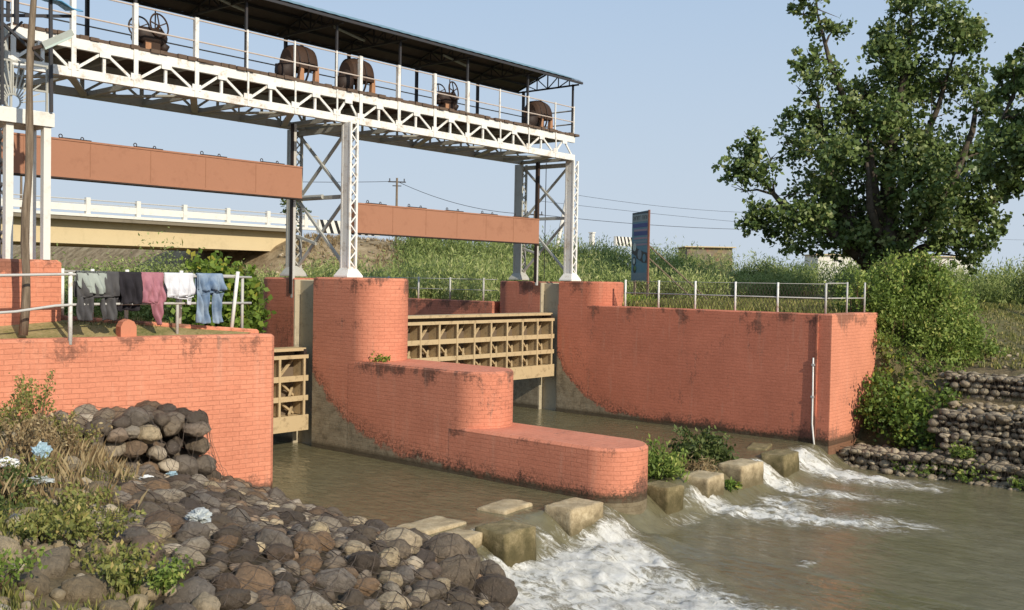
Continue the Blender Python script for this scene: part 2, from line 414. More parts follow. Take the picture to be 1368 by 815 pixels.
M['leaf_dry'] = m_leaf('dry_stem_grass', [(0, (.14, .09, .045)), (.5, (.28, .2, .1)), (1, (.45, .36, .2))], .2, .8)
M['leaf_lawn'] = m_leaf('lawn_blade', [(0, (.12, .13, .04)), (.5, (.26, .24, .09)), (1, (.42, .36, .18))], .3)
M['leaf_weed'] = m_leaf('weed_leaf', [(0, (.09, .10, .03)), (.5, (.21, .23, .06)), (.85, (.35, .33, .10)), (1, (.5, .40, .15))], .35)
M['stem'] = NT('brown_stem').fin((.16, .11, .06), .9)
def m_bark():
    t = NT('grey_bark'); n = t.noise(t.obj(), 4, 7, .7)
    return t.fin(t.ramp(n, [(.3, (.035, .028, .02)), (.7, (.13, .105, .08))]), .9, t.bump(n, .7, .05))
M['bark'] = m_bark()

def m_cloth(name, col, fade=None, amount=.5, scale=5):
    t = NT(name); P = t.obj(); n = t.noise(P, scale, 5, .6); w = t.noise(P, 160, 2)
    c = t.mix(t.mth('MULTIPLY', t.ramp(n, [(.35, (0, 0, 0)), (.7, (1, 1, 1))]), amount), col, fade or tuple(x*.6 for x in col))
    return t.fin(c, .95, t.bump(w, .2, .004), spec=.1)

# ------------------------------------------------------------------ camera, world, sun
cam_d = bpy.data.cameras.new('camera'); cam = bpy.data.objects.new('camera', cam_d); COL.objects.link(cam); sc.camera = cam
yaw, pitch, roll = math.radians(40.3), .02629, .01827
fw = V(math.cos(yaw)*math.cos(pitch), math.sin(yaw)*math.cos(pitch), -math.sin(pitch))
r0 = V(math.sin(yaw), -math.cos(yaw), 0); u0 = r0.cross(fw)
rt = r0*math.cos(roll) + u0*math.sin(roll); up = -r0*math.sin(roll) + u0*math.cos(roll)
cam.matrix_world = Matrix(((rt.x, up.x, -fw.x, 0), (rt.y, up.y, -fw.y, 0), (rt.z, up.z, -fw.z, 4.0), (0, 0, 0, 1)))
cam_d.sensor_width = 36; cam_d.lens = 1355/1368*36; cam_d.clip_end = 5000; cam_d.clip_start = .05

SUN_AZ = (-.20, -.98); SUN_EL = math.radians(29)
L = math.hypot(*SUN_AZ)
sdir = V(SUN_AZ[0]/L*math.cos(SUN_EL), SUN_AZ[1]/L*math.cos(SUN_EL), math.sin(SUN_EL))
sd = bpy.data.lights.new('sun', 'SUN'); sun = bpy.data.objects.new('sun', sd); COL.objects.link(sun)
sd.energy = 4.5; sd.angle = math.radians(.6); sd.color = (1, .90, .74)
sun.rotation_euler = sdir.to_track_quat('Z', 'Y').to_euler()
w = bpy.data.worlds.new('World'); sc.world = w; w.use_nodes = True
wn = w.node_tree.nodes; wl = w.node_tree.links
sky = wn.new('ShaderNodeTexSky'); sky.sky_type = 'NISHITA'; sky.sun_disc = False
sky.sun_elevation = SUN_EL; sky.sun_rotation = math.atan2(SUN_AZ[0], SUN_AZ[1]) % (2*PI)
sky.air_density = 1.1; sky.dust_density = 2.2; sky.ozone_density = 1.4; sky.altitude = 200
bg = wn['Background']; bg.inputs['Strength'].default_value = .12
# late-season haze: pulls the low sky towards a pale grey-lilac
mixh = wn.new('ShaderNodeMix'); mixh.data_type = 'RGBA'
tc = wn.new('ShaderNodeTexCoord'); sx = wn.new('ShaderNodeSeparateXYZ'); wl.new(tc.outputs['Generated'], sx.inputs[0])
mr = wn.new('ShaderNodeMapRange'); wl.new(sx.outputs['Z'], mr.inputs['Value'])
mr.inputs['From Min'].default_value = 0; mr.inputs['From Max'].default_value = .42; mr.inputs['To Min'].default_value = .95; mr.inputs['To Max'].default_value = .1
blue = wn.new('ShaderNodeMix'); blue.data_type = 'RGBA'; blue.inputs[0].default_value = .7
wl.new(sky.outputs[0], blue.inputs[6]); blue.inputs[7].default_value = (3.1, 4.75, 7.1, 1)
wl.new(mr.outputs[0], mixh.inputs[0]); wl.new(blue.outputs[2], mixh.inputs[6]); mixh.inputs[7].default_value = (5.0, 5.65, 6.4, 1)
wl.new(mixh.outputs[2], bg.inputs['Color'])
sc.view_settings.view_transform = 'Standard'; sc.view_settings.look = 'None'; sc.view_settings.exposure = 0
sc.cycles.max_bounces = 6; sc.cycles.transparent_max_bounces = 4

# ------------------------------------------------------------------ ground
def seg_d(px, py, a, b):
    ax, ay = a; bx, by = b; dx, dy = bx-ax, by-ay; L2 = dx*dx+dy*dy
    t = np.clip(((px-ax)*dx+(py-ay)*dy)/L2, 0, 1)
    return np.hypot(px-(ax+t*dx), py-(ay+t*dy))
def inside(px, py, poly):
    r = np.zeros(np.shape(px), bool); n = len(poly)
    for i in range(n):
        x0, y0 = poly[i]; x1, y1 = poly[(i+1) % n]
        if y0 == y1: continue
        c = ((y0 > py) != (y1 > py)) & (px < (x1-x0)*(py-y0)/(y1-y0)+x0)
        r ^= c
    return r
RIDGE = [(35.2, 44.3), (39, 43), (47, 39), (53, 32), (56, 24), (57, 15), (58, 6), (62, -8), (70, -30)]
RIDGEZ = [6.1, 6.0, 5.2, 4.5, 3.8, 3.3, 3.1, 3.0, 3.0]
HIGH = RIDGE + [(900, -300), (900, 900), (35.2, 900)]
WINGA, WINGB = (-40, 25.2), (11.3, 15.5)      # centre line of the near wing wall
def nearbank(x, y):
    toe = 10.75 + .25*np.sin(y*.9) - .85*ss(12.2, 9.6, y) - .95*np.clip(9.0-y, 0, 5)
    d = toe - x
    h = np.interp(d, [-1.2, -.25, 0, .6, 1.4, 2.6, 4, 5.5, 7, 9, 14], [-1.5, -.6, .0, .28, .55, .86, 1.18, 1.5, 1.8, 2.2, 2.6])
    return h + .45*ss(10, 15, y)*ss(2.6, 4.5, d)
def G(x, y):
    x = np.asarray(x, float); y = np.asarray(y, float)
    # the channel bed and the land either side of it
    bed = np.full(np.shape(x), -1.4)
    right_up = 3.15 + .0*x
    right_low = np.interp(x, [24.7, 25.1, 26.2, 27.2, 28.5, 31, 38, 60], [-1.4, -.9, .1, 1.1, 1.9, 2.3, 2.6, 2.6])
    t = ss(8.2, 11.6, y)
    corner = np.where(x < 27.2, (y > 10.5)*1.0, t)
    right = right_low*(1-corner) + right_up*corner
    right = np.where(y > 10.5, np.where(x > 24.55, np.where(x < 27.2, right_up, right), bed), right)
    near = nearbank(x, y)
    # left of the channel above the wing wall
    wy = WINGA[1] + (x-WINGA[0])*(WINGB[1]-WINGA[1])/(WINGB[0]-WINGA[0])
    up_l = 2.75 + 0*x
    beh = (y > wy)
    chan = (x + (y-17.1)*1.8 > 8.1) | (y > 17.9)
    left = np.where(beh & (x < 11.3), np.where(chan & (x > 6.9), bed, up_l), near)
    left = np.where((y > 26) & (x < 12), np.maximum(left, -1.4 + 4.4*ss(11.5, 4.5, x)), left)
    h = np.where(x < 18, left, right)
    h = np.where((x >= 11.3) & (x < 18) & (y > 15.5), bed, h)
    # the far end of the reach silts up under the road bridge
    h = np.where(y > 24, np.maximum(h, -1.4 + 4.0*ss(27, 37, y)), h)
    # raised road and overgrown bank
    ins = inside(x, y, HIGH)
    dd = np.full(np.shape(x), 1e9); zr = np.zeros(np.shape(x))
    for i in range(len(RIDGE)-1):
        d = seg_d(x, y, RIDGE[i], RIDGE[i+1]); m = d < dd
        dd = np.where(m, d, dd)
        ax, ay = RIDGE[i]; bx, by = RIDGE[i+1]
        tt = np.clip(((x-ax)*(bx-ax)+(y-ay)*(by-ay))/((bx-ax)**2+(by-ay)**2), 0, 1)
        zr = np.where(m, RIDGEZ[i]*(1-tt)+RIDGEZ[i+1]*tt, zr)
    dl = seg_d(x, y, (35.2, 44.3), (35.2, 900)); 
    m = dl < dd; dd2 = np.where(m, dl, dd); zr = np.where(m, 6.1, zr)
    k = 1-ss(0, np.interp(x, [30, 41], [4.0, 11]), np.where(ins, 0, dd2))
    h = h*(1-k) + np.maximum(h, zr)*k
    # road embankment left of the river carries the bridge's other end
    kl = ss(-8, -16, x)*ss(38, 44, y)
    h = h*(1-kl) + 6.1*kl
    h = h + .14*(fbm(x*.6, y*.6, 4, 3)-.5)*(h > -1) + .5*(fbm(x*.08, y*.08, 3, 5)-.5)*ss(45, 80, np.hypot(x, y))
    return h
def gz(x, y): return float(G(np.array([x]), np.array([y]))[0])
def axis(parts):
    out = []
    for a, b, s in parts: out += list(np.arange(a, b, s))
    out.append(parts[-1][1]); return np.unique(np.round(np.array(out), 4))
gx = axis([(-1500, -200, 100), (-200, -30, 15), (-30, 2, 1.5), (2, 12, .17), (12, 24, .8), (24, 25.2, .15), (25.2, 29, .35), (29, 75, .9), (75, 200, 12), (200, 2000, 100)])
gy = axis([(-800, -100, 60), (-100, -10, 8), (-10, 3, 1), (3, 19, .17), (19, 27, .4), (27, 50, .8), (50, 90, 4), (90, 260, 15), (260, 2500, 150)])
GX, GY = np.meshgrid(gx, gy); GZ = G(GX, GY)
nx, ny = len(gx), len(gy)
idx = np.arange(nx*ny).reshape(ny, nx)
quads = np.stack([idx[:-1, :-1], idx[:-1, 1:], idx[1:, 1:], idx[1:, :-1]], -1).reshape(-1, 4)
g = np_mesh('ground', np.stack([GX, GY, GZ], -1).reshape(-1, 3), quads, M['ground'], smooth=True)
tag(g, kind='structure')

# ------------------------------------------------------------------ water
def m_water():
    t = NT('muddy_river_water'); P = t.pos()
    fo = t.node('ShaderNodeAttribute', attribute_name='foam').outputs['Fac']
    mp = t.node('ShaderNodeMapping'); mp.inputs['Scale'].default_value = (1.4, .7, 1); t.link(P, mp.inputs['Vector'])
    n1 = t.noise(mp.outputs[0], 2.2, 5, .65, .8); mq = t.node('ShaderNodeMapping'); mq.inputs['Scale'].default_value = (1.5, .55, 1); mq.inputs['Rotation'].default_value = (0, 0, .25); t.link(P, mq.inputs['Vector']); n2 = t.noise(mq.outputs[0], 3.4, 8, .7, 1.6); n3 = t.noise(P, 34, 5, .75)
    deep = t.ramp(n1, [(.3, (.11, .097, .053)), (.7, (.165, .148, .084))])
    tex = t.mth('ADD', t.mth('MULTIPLY', n2, .78), t.mth('MULTIPLY', n3, .22))
    f = t.mth('ADD', t.mth('MULTIPLY', fo, 1.28), t.mth('MULTIPLY', t.mth('SUBTRACT', tex, .5), 3.6))
    fm = t.ramp(f, [(.42, (0, 0, 0)), (.74, (.30, .30, .30)), (1.0, (.62, .62, .62)), (1.0, (1, 1, 1))])
    fm = t.mth('MULTIPLY', fm, t.ramp(fo, [(.06, (0, 0, 0)), (.22, (1, 1, 1))]))
    t.b.inputs['IOR'].default_value = 1.33
    fcol = t.ramp(tex, [(.35, (.50, .47, .39)), (.6, (.84, .82, .76))])
    col = t.mix(fm, t.mix(t.mth('MULTIPLY', fo, .5, clamp=True), deep, (.27, .23, .14)), fcol)
    rough = t.mth('MULTIPLY_ADD', fm, .6, .07)
    hb = t.mth('ADD', t.mth('MULTIPLY', t.noise(mp.outputs[0], 4.5, 4, .55, .5), .6), t.mth('MULTIPLY', t.mth('MULTIPLY', n3, fo), 1.1))
    return t.fin(col, rough, t.bump(hb, .7, .075), spec=.5)
M['water'] = m_water()
wx = axis([(-40, 6, 4), (6, 8.6, .4), (8.6, 25.6, .055), (25.6, 60, 1.5)])
wy_ = axis([(-120, 0, 6), (0, 3, .3), (3, 6, .09), (6, 11.6, .055), (11.6, 19.4, .12), (19.4, 40, .8)])
def water(x, y):
    left = x < 15.2
    # where each channel breaks over the sill
    c0 = np.where(left, 10.95 - .25*ss(12.9, 14.6, x) + .12*np.sin(x*2.1), 10.70 + .05*np.sin(x*3.1))
    width = np.where(left, 1.5 - .3*ss(12.9, 13.8, x), 1.15)
    drop = 1-ss(0, 1, (y-(c0-width))/width)
    z = -.54*drop
    # standing wave below the left sill and swirls
    z = z + np.where(left, .14*np.exp(-((y-9.35)/.45)**2)*ss(10.0, 11.6, x)*(.4+.6*vn(x*1.6, y*.8, 8)), 0)
    z = z + np.where(~left, .09*np.exp(-((y-9.55)/.35)**2)*np.exp(-((x-22.9)/1.1)**2), 0)
    # foam mask
    rb = 15.05 - .62*np.clip(10-y, 0, 9)**.9
    fl = ss(10.35, 9.75, y)*ss(-.5, .6, rb-x)*(1-.3*ss(6.8, 4.6, y))*ss(3.6, 5.5, y)
    fl = np.maximum(fl, .55*ss(11.2, 10.4, y)*np.exp(-((x-11.9)/.35)**2))
    fl = np.maximum(fl, .6*ss(10.9, 10.2, y)*np.exp(-((x-13.05)/.28)**2))
    fl = np.maximum(fl, .5*np.exp(-((y-10.25)/.28)**2)*ss(13.2, 13.8, x))
    fl = fl*(x < 15.3)
    fl = np.maximum(fl, .8*np.exp(-((x-15.05)/.55)**2-((y-9.95)/.2)**2))
    ax1 = 17.7 + .42*np.clip(10.4-y, 0, 9); s1 = ss(10.5, 10.05, y)*np.exp(-((x-ax1)/(.62+.06*(10-y)))**2)*(1-.88*ss(8.8, 4.8, y))
    ax2 = 20.85 + .18*np.clip(10.4-y, 0, 9); s2 = ss(10.9, 10.3, y)*np.exp(-((x-ax2)/.5)**2)*(1-.9*ss(9.2, 6.4, y))
    ax3 = 23.15 + .1*np.clip(10.4-y, 0, 9); s3 = ss(10.9, 10.3, y)*np.exp(-((x-ax3)/.8)**2)*(1-.93*ss(9.2, 6.0, y))
    ax4 = 19.4; s4 = .75*ss(9.9, 9.4, y)*np.exp(-((x-ax4)/1.0)**2)*(1-ss(8.9, 7.6, y))
    sp = .55*np.exp(-((x-15.6)/.3)**2-((y-6.85)/.16)**2)
    s5 = .55*np.exp(-((x-16.6)/.8)**2-((y-9.75)/.22)**2)
    fr = np.maximum.reduce([s1, s2, s3, s4, s5, sp])
    low = .16*ss(9.6, 8, y)*fbm(x*.7, y*.35, 3, 44)
    foam = np.where(left, np.maximum(fl, sp), np.maximum(fr, low))
    foam = foam*(.55+.75*fbm(x*1.7+.5*vn(x*2, y*2, 4), y*1.1, 4, 21))
    turb = np.clip(foam*1.2, 0, 1)
    z = z + (turb*.30+.10*drop*(1-ss(.6, 1, drop)))*(fbm(x*2.6+2*vn(x, y, 9), y*1.6, 5, 31)-.42) + turb*.11*(fbm(x*9, y*8, 3, 37)-.5)
    calm = .010*(fbm(x*1.3, y*1.3, 3, 51)-.5) + .05*drop*(fbm(x*1.1, y*.7, 3, 61)-.5)
    # a ridge of water piles against the stones that stand in it
    for bx, by in ((12.3, 10.3), (14.1, 10.3), (18.35, 10.25), (19.85, 10.2), (21.75, 10.2)):
        z = z + .07*np.exp(-((x-bx)/.45)**2-((y-by-.45)/.22)**2)
    return z+calm, np.clip(foam, 0, 1)
WX, WY = np.meshgrid(wx, wy_); WZ, WF = water(WX, WY)
nx, ny = len(wx), len(wy_); idx = np.arange(nx*ny).reshape(ny, nx)
quads = np.stack([idx[:-1, :-1], idx[:-1, 1:], idx[1:, 1:], idx[1:, :-1]], -1).reshape(-1, 4)
wo = np_mesh('river_water', np.stack([WX, WY, WZ], -1).reshape(-1, 3), quads, M['water'], smooth=True, vattr={'foam': WF.ravel()})
tag(wo, kind='structure')

# ------------------------------------------------------------------ masonry
def nose_outline(xc, r, y0, y1, round0=True, round1=False, n=24):
    """pier outline, counter-clockwise seen from above; y0 = centre of the downstream nose, y1 = upstream end / nose centre"""
    pts = []
    if round0:
        for k in range(n+1):
            a = PI + PI*k/n; pts.append((xc + r*math.cos(a), y0 + r*math.sin(a)))
    else: pts += [(xc-r, y0), (xc+r, y0)]
    if round1:
        for k in range(n+1):
            a = PI*k/n; pts.append((xc + r*math.cos(a), y1 + r*math.sin(a)))
    else: pts += [(xc+r, y1), (xc-r, y1)]
    return pts

XP, RP = 15.65, .70
pier = empty('sluice_pier', (XP, 18.7, 0), 'salmon brick pier with two rounded steps between the two sluice gates', 'pier')
PM = M['brick_pier']
for nm, yc, z0, z1 in (('upper_block', 17.3, -1.5, 3.95),):
    local(pier, MB().prism(nose_outline(XP, RP, yc, 18.72), z0, z1, .04).build('upper_block', PM))
local(pier, MB().prism(nose_outline(XP, RP+.004, 14.12, 17.45), -1.5, 2.1, .04).build('middle_step', PM))
local(pier, MB().prism(nose_outline(XP, RP+.008, 10.80, 14.3), -1.5, .96, .05).build('low_step', PM))
local(pier, MB().prism(nose_outline(XP, RP, 19.45, 20.4, False, True), -1.5, 3.92, .04).build('upstream_block', M['brick_up']))
local(pier, MB().box((XP-RP+.16, 18.7, -1.5), (XP+RP-.16, 19.41, 3.86)).box((XP-RP+.005, 19.41, -1.5), (XP+RP-.005, 19.449, 3.88)).build('gate_slot', M['slot']))

ab = empty('right_abutment', (24.9, 14.5, 0), 'long salmon plastered abutment wall with corner and rounded top block beyond the right sluice gate', 'abutment')
RM = M['brick_red']
local(ab, MB().prism([(24.25, 10.2), (24.75, 10.22), (24.75, 18.75), (24.25, 18.75)], -1.5, 3.25, .03).build('channel_wall', RM))
local(ab, MB().prism([(24.252, 10.18), (27.3, 10.18), (27.3, 10.62), (24.76, 10.62), (24.76, 10.3), (24.252, 10.3)], -1.5, 3.255, .03).build('wing_wall', M['plaster']))
local(ab, MB().prism(nose_outline(24.95, .703, 17.7, 18.72), -1.4, 3.95, .04).build('top_block', RM))
local(ab, MB().prism(nose_outline(24.95, .70, 19.45, 20.75, False, True), -1.5, 3.92, .04).build('upstream_block', M['brick_up']))
local(ab, MB().prism([(24.25, 21.4), (24.7, 21.4), (24.7, 29), (24.25, 29)], -1.5, 3.25, .03).build('upstream_wall', M['brick_up']))
local(ab, MB().box((24.41, 18.7, -1.5), (25.5, 19.41, 3.86)).box((24.255, 19.41, -1.5), (25.6, 19.449, 3.88)).build('gate_slot', M['slot']))
local(ab, MB().box((24.205, 10.52, -1.2), (24.249, 10.56, 3.2)).build('wall_joint', RM))

lw = empty('left_wing_wall', (8, 16.2, 0), 'near salmon brick wing wall with black grime under its coping beside the tumbled boulders', 'wall')
wlx = lambda y: 0
front = [(-6, 18.62), (11.3, 15.32), (11.42, 15.42), (11.36, 15.72), (-6, 19.02)]
local(lw, MB().prism(front, -1.2, 2.9, .05).build('front_wall', M['brick_near']))
kz = lambda x, y: 2.97 + (11.3-x)*.083
ker = [(11.25, 15.66), (11.32, 15.80), (8.15, 17.42), (8.15, 17.1)]
local(lw, MB().prism(ker[:1]+ker[1:], -1.2, 3.1, .03, ztop=kz).build('back_kerb', M['brick']))
lawn = MB().add([(-6, 18.9, 2.88), (6.5, 16.5, 2.88), (10.9, 15.68, 2.88), (11.15, 15.72, 2.92), (8.2, 17.15, 3.17), (8.2, 18.8, 3.2), (-6, 20.4, 3.2), (-6, 24, 3.2)], [(0, 1, 6), (1, 4, 6), (1, 2, 3), (1, 3, 4), (4, 5, 6), (5, 7, 6)]).build('lawn', M['lawn'])
tag(lawn, kind='structure')
# left abutment block below the stair tower
bl = empty('brick_block', (7.2, 17.6, 3), 'salmon brick plinth carrying the white stair tower at the left edge', 'plinth')
local(bl, MB().prism([(5.4, 17.02), (8.2, 17.02), (8.2, 18.55), (5.4, 18.55)], 2.6, 4.17, .05).build('plinth_body', M['brick_near']))
local(bl, MB().box((8.205, 17.3, 3.2), (8.235, 17.34, 3.9)).build('bracket', M['rust']))
la = empty('left_abutment', (6.3, 20, 0), 'salmon brick abutment of the left sluice gate behind the plinth', 'abutment')
local(la, MB().prism([(5.4, 18.6), (7.05, 18.6), (7.05, 22), (5.4, 22)], -1.5, 2.95, .04).build('abutment_body', M['brick']))
# little boundary stone on the lawn
ms = MB()
out = [(-.19, 0), (.19, 0), (.19, .24), (.13, .34), (0, .39), (-.13, .34), (-.19, .24)]
fr_, bk = [], []
for a, b in out: fr_.append((8.86+a*.75, 15.98, 2.86+b*.85)); bk.append((8.90+a*.75, 16.22, 2.86+b*.85))
n = len(out)
ms.add(fr_+bk, [tuple(range(n)), tuple(range(2*n-1, n-1, -1))] + [(i, (i+1) % n+0, (i+1) % n+n, i+n)[::-1] for i in range(n)])
tag(ms.build('marker_stone', m_paint('salmon_marker', (.55, .22, .13), (.4, .16, .1), .6, .85, 6)), 'small round-topped salmon stone standing on the grass behind the near wing wall', 'marker stone')

# ------------------------------------------------------------------ sluice gates
def make_gate(x0, x1, zt, label):
    e = empty('sluice_gate', ((x0+x1)/2, 19.1, zt-1.93), label, 'sluice gate', 'sluice gates between the piers')
    zb = zt-1.93; yf = 18.84; ys = 19.24
    P_ = lambda mb, nm, mt: local(e, mb.build(nm, mt))
    P_(MB().box((x0, ys, zb), (x1, ys+.03, zt-.02)), 'skin_plate', M['gate_skin_shaded'])
    P_(MB().box((x0+.03, yf+.06, zt-.07), (x1-.03, ys+.08, zt)), 'top_lip', M['gate'])
    for z, h in ((zt-.20, .085), (zt-.70, .13), (zt-1.16, .12)):
        P_(MB().box((x0, yf, z-h/2), (x1, yf+.03, z+h/2)).box((x0, yf+.03, z-.02), (x1, ys-.002, z+.015)), 'girder', M['gate'])
    P_(MB().box((x0, yf-.02, zb+.02), (x1, yf+.02, zb+.38)).box((x0, yf+.02, zb+.33), (x1, ys-.002, zb+.36)).box((x0, yf+.02, zb+.02), (x1, ys-.002, zb+.06)), 'bottom_girder', M['gate'])
    n = int((x1-x0)/.70)
    for i in range(n+1):
        x = x0 + .12 + i*(x1-x0-.24)/n
        mb = MB().box((x-.028, yf-.012, zb+.38), (x+.028, yf+.028, zt-.24)).box((x-.008, yf+.03, zb+.38), (x+.008, ys-.002, zt-.24))
        P_(mb, 'stiffener', M['gate'])
        if i < n:
            xm = x + (x1-x0-.24)/n
            for (za, zb_) in ((zt-.26, zt-.66), (zt-.74, zt-1.12), (zt-1.2, zt-1.54)):
                b = MB()
                s = 1 if za > zt-.5 else -1
                b.bar((x+.05, yf+.12, zb_ if s > 0 else za), (xm-.06, ys-.06, za if s > 0 else zb_), .05, .05)
                if za < zt-.5:
                    b.bar(((x+xm)/2, yf+.1, zb_), (xm-.08, ys-.06, (za+zb_)/2), .05, .05)
                P_(b, 'brace', M['gate'])
    for x in (x0+.02, x1-.1):
        P_(MB().box((x, yf+.05, zb), (x+.08, ys+.1, zt-.03)), 'side_channel', M['rust_dark'])
    return e
make_gate(7.08, 14.93, 2.30, 'cream ribbed steel sluice gate left of the stepped pier, lowered nearly to the water')
make_gate(16.38, 24.22, 2.98, 'cream ribbed steel sluice gate right of the stepped pier, raised clear of the water')

# counterweights
def counterweight(x0, x1, zt, label):
    e = empty('counterweight', ((x0+x1)/2, 19.3, zt-.74), label, 'counterweight', 'counterweight beams hung under the gantry')
    local(e, MB().box((x0, 19.22, zt-.74), (x1, 19.46, zt)).build('beam_body', M['tan_paint']))
    for i in range(1, 6): xs_ = x0+(x1-x0)*i/6; local(e, MB().box((xs_-.008, 19.214, zt-.70), (xs_+.008, 19.2185, zt-.035)).build('weld_seam', M['tan_seam']))
    local(e, MB().box((x0, 19.205, zt-.03), (x1, 19.2185, zt+.004)).box((x0, 19.205, zt-.738), (x1, 19.2185, zt-.70)).build('flange', M['tan_paint']))
    local(e, MB().box((x0+.01, 19.2, zt-.765), (x1-.01, 19.48, zt-.741)).build('bottom_plate', M['rust_dark']))
    k = 0
    for i in range(5):
        x = x0 + (x1-x0)*(.1+.2*i)
        mb = MB().box((x-.30, 19.26, zt+.002), (x+.30, 19.42, zt+.03))
        mb.ring((x-.28, 19.34, zt+.06), (0, 1, 0), .035, .01, 10, 5).ring((x+.15, 19.34, zt+.05), (0, 1, 0), .03, .01, 10, 5)
        local(e, mb.build('lifting_bracket', M['rust_dark']))
    return e
counterweight(7.25, 14.97, 6.52, 'left tan steel counterweight beam hanging above the brick plinth and pier')
counterweight(16.68, 23.86, 5.80, 'right tan steel counterweight beam hanging lower, above the raised sluice gate')

# ------------------------------------------------------------------ gantry
gan = empty('gantry_bridge', (16, 19.4, 7.5), 'long white steel truss gantry with plank deck standing on lattice legs over the gates', 'gantry')
YN, YF, ZB, ZT = 18.4, 20.4, 7.56, 8.28
X0g, X1g = 7.95, 24.42
nodes = [7.95, 9.04, 10.27, 11.60, 12.83, 14.07, 15.26, 15.98, 17.21, 18.46, 19.70, 21.0, 22.23, 23.47, 24.37]
def truss(y, mat, near):
    mb = MB()
    mb.box((X0g, y-.045, ZT-.19), (X1g, y+.045, ZT-.002)); mb.box((X0g, y-.055, ZB), (X1g, y+.055, ZB+.17))
    mb2 = MB()
    s = -.052 if near else .052
    for a, b in zip(nodes[:-1], nodes[1:]):
        m = (a+b)/2
        mb2.bar((a, y+s*1.25, ZB-.0), (a, y+s*1.25, ZT), .09 if a not in (12.83, 14.07, 15.26, 21.0, 22.23, 23.47) else .04, .02, up=(0, 1, 0))
        if near: mb2.box((a-.10, y-.066, ZB+.13), (a+.10, y-.058, ZB+.26)); mb2.box((m-.11, y-.054, ZT-.27), (m+.11, y-.047, ZT-.15))
        if b-a > 1:
            mb2.bar((m, y, ZB+.15), (m, y, ZT-.17), .055, .04, up=(0, 1, 0))
        mb2.bar((a+.04, y, ZB+.15), (m-.02, y, ZT-.17), .05, .03, up=(0, 1, 0)); mb2.bar((b-.04, y, ZB+.15), (m+.02, y, ZT-.17), .05, .03, up=(0, 1, 0))
    local(gan, mb.build('truss_chord', mat)); local(gan, mb2.build('truss_web', mat))
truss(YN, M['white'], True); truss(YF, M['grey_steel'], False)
db = MB(); x = X0g
while x < X1g-.05:
    wdt = rnd.uniform(.17, .24); db.box((x, YN-rnd.uniform(.03, .11), ZT+rnd.uniform(.0, .008)), (x+wdt-.012, YF+.08, ZT+.07+rnd.uniform(-.012, .018))); x += wdt
local(gan, db.build('plank_deck', M['deck']))
fb = MB()
for i, a in enumerate(nodes):
    fb.bar((a, YN+.05, ZB+.05), (a, YF-.05, ZB+.05), .09, .1)
    if i < len(nodes)-1:
        b = nodes[i+1]
        p, q = ((a, YN+.06, ZB+.03), (b, YF-.06, ZB+.03)) if i % 2 else ((a, YF-.06, ZB+.03), (b, YN+.06, ZB+.03))
        fb.bar(p, q, .14, .04)
    fb.bar((a, YN+.05, ZT-.06), (a, YF-.05, ZT-.06), .1, .12)
local(gan, fb.build('floor_beams', M['grey_steel']))
def lattice_leg(x, y, zt, mat=M['white']):
    e = MB(); z0 = 3.95; w_ = .2; d_ = .26
    c = [(x-w_/2, y-d_/2), (x+w_/2, y-d_/2), (x+w_/2, y+d_/2), (x-w_/2, y+d_/2)]
    for cx_, cy_ in c: e.bar((cx_, cy_, z0+.12), (cx_, cy_, zt), .055, .055)
    e.box((x-w_/2-.02, y-d_/2+.01, z0+.12), (x-w_/2-.006, y+d_/2-.01, zt))         # solid flange plate towards the river
    z = z0+.2; k = 0; st = .21
    while z < zt-st:
        a, b = (c[0], c[1]) if k % 2 else (c[1], c[0])
        e.bar((a[0], a[1]-.02, z), (b[0], b[1]-.02, z+st), .03, .012, up=(0, 1, 0))
        a, b = (c[1], c[2]) if k % 2 else (c[2], c[1])
        e.bar((a[0]+.02, a[1], z), (b[0]+.02, b[1], z+st), .03, .012, up=(1, 0, 0))
        z += st; k += 1
    # flared foot
    b0 = [(x-.24, y-.24), (x+.24, y-.24), (x+.24, y+.24), (x-.24, y+.24)]
    e.add([(p[0], p[1], z0+.005) for p in b0]+[(p[0], p[1], z0+.04) for p in b0]+[(p[0], p[1], z0+.26) for p in c],
          [(3,2,1,0),(0,1,5,4),(1,2,6,5),(2,3,7,6),(3,0,4,7),(4,5,9,8),(5,6,10,9),(6,7,11,10),(7,4,8,11),(8,9,10,11)])
    local(gan, e.build('lattice_leg', mat))
for (x, yn, yf) in ((15.65, 18.32, 20.38), (24.5, 18.5, 20.5)):
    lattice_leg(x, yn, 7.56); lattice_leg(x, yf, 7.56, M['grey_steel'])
    br = MB(); zz = (4.2, 5.85, 7.45)
    for a, b in zip(zz[:-1], zz[1:]):
        br.bar((x, yn+.12, a), (x, yf-.12, b), .06, .06); br.bar((x+.04, yn+.12, b), (x+.04, yf-.12, a), .06, .06)
    br.bar((x, yn+.1, 5.85), (x, yf-.1, 5.85), .09, .09); br.bar((x, yn+.1, 7.45), (x, yf-.1, 7.45), .1, .12)
    if x < 20: br.tube([(x-.06, yn+.9, 5.87), (x-.06, yf-.1, 5.87)], .055, 8)
    br.bar((x, yn+1.2, 4.75), (x, yf-.1, 4.95), .07, .06)
    local(gan, br.build('cross_bracing', M['grey_steel']))
lattice_leg(7.7, 18.4, 8.2, M['grey_steel'])
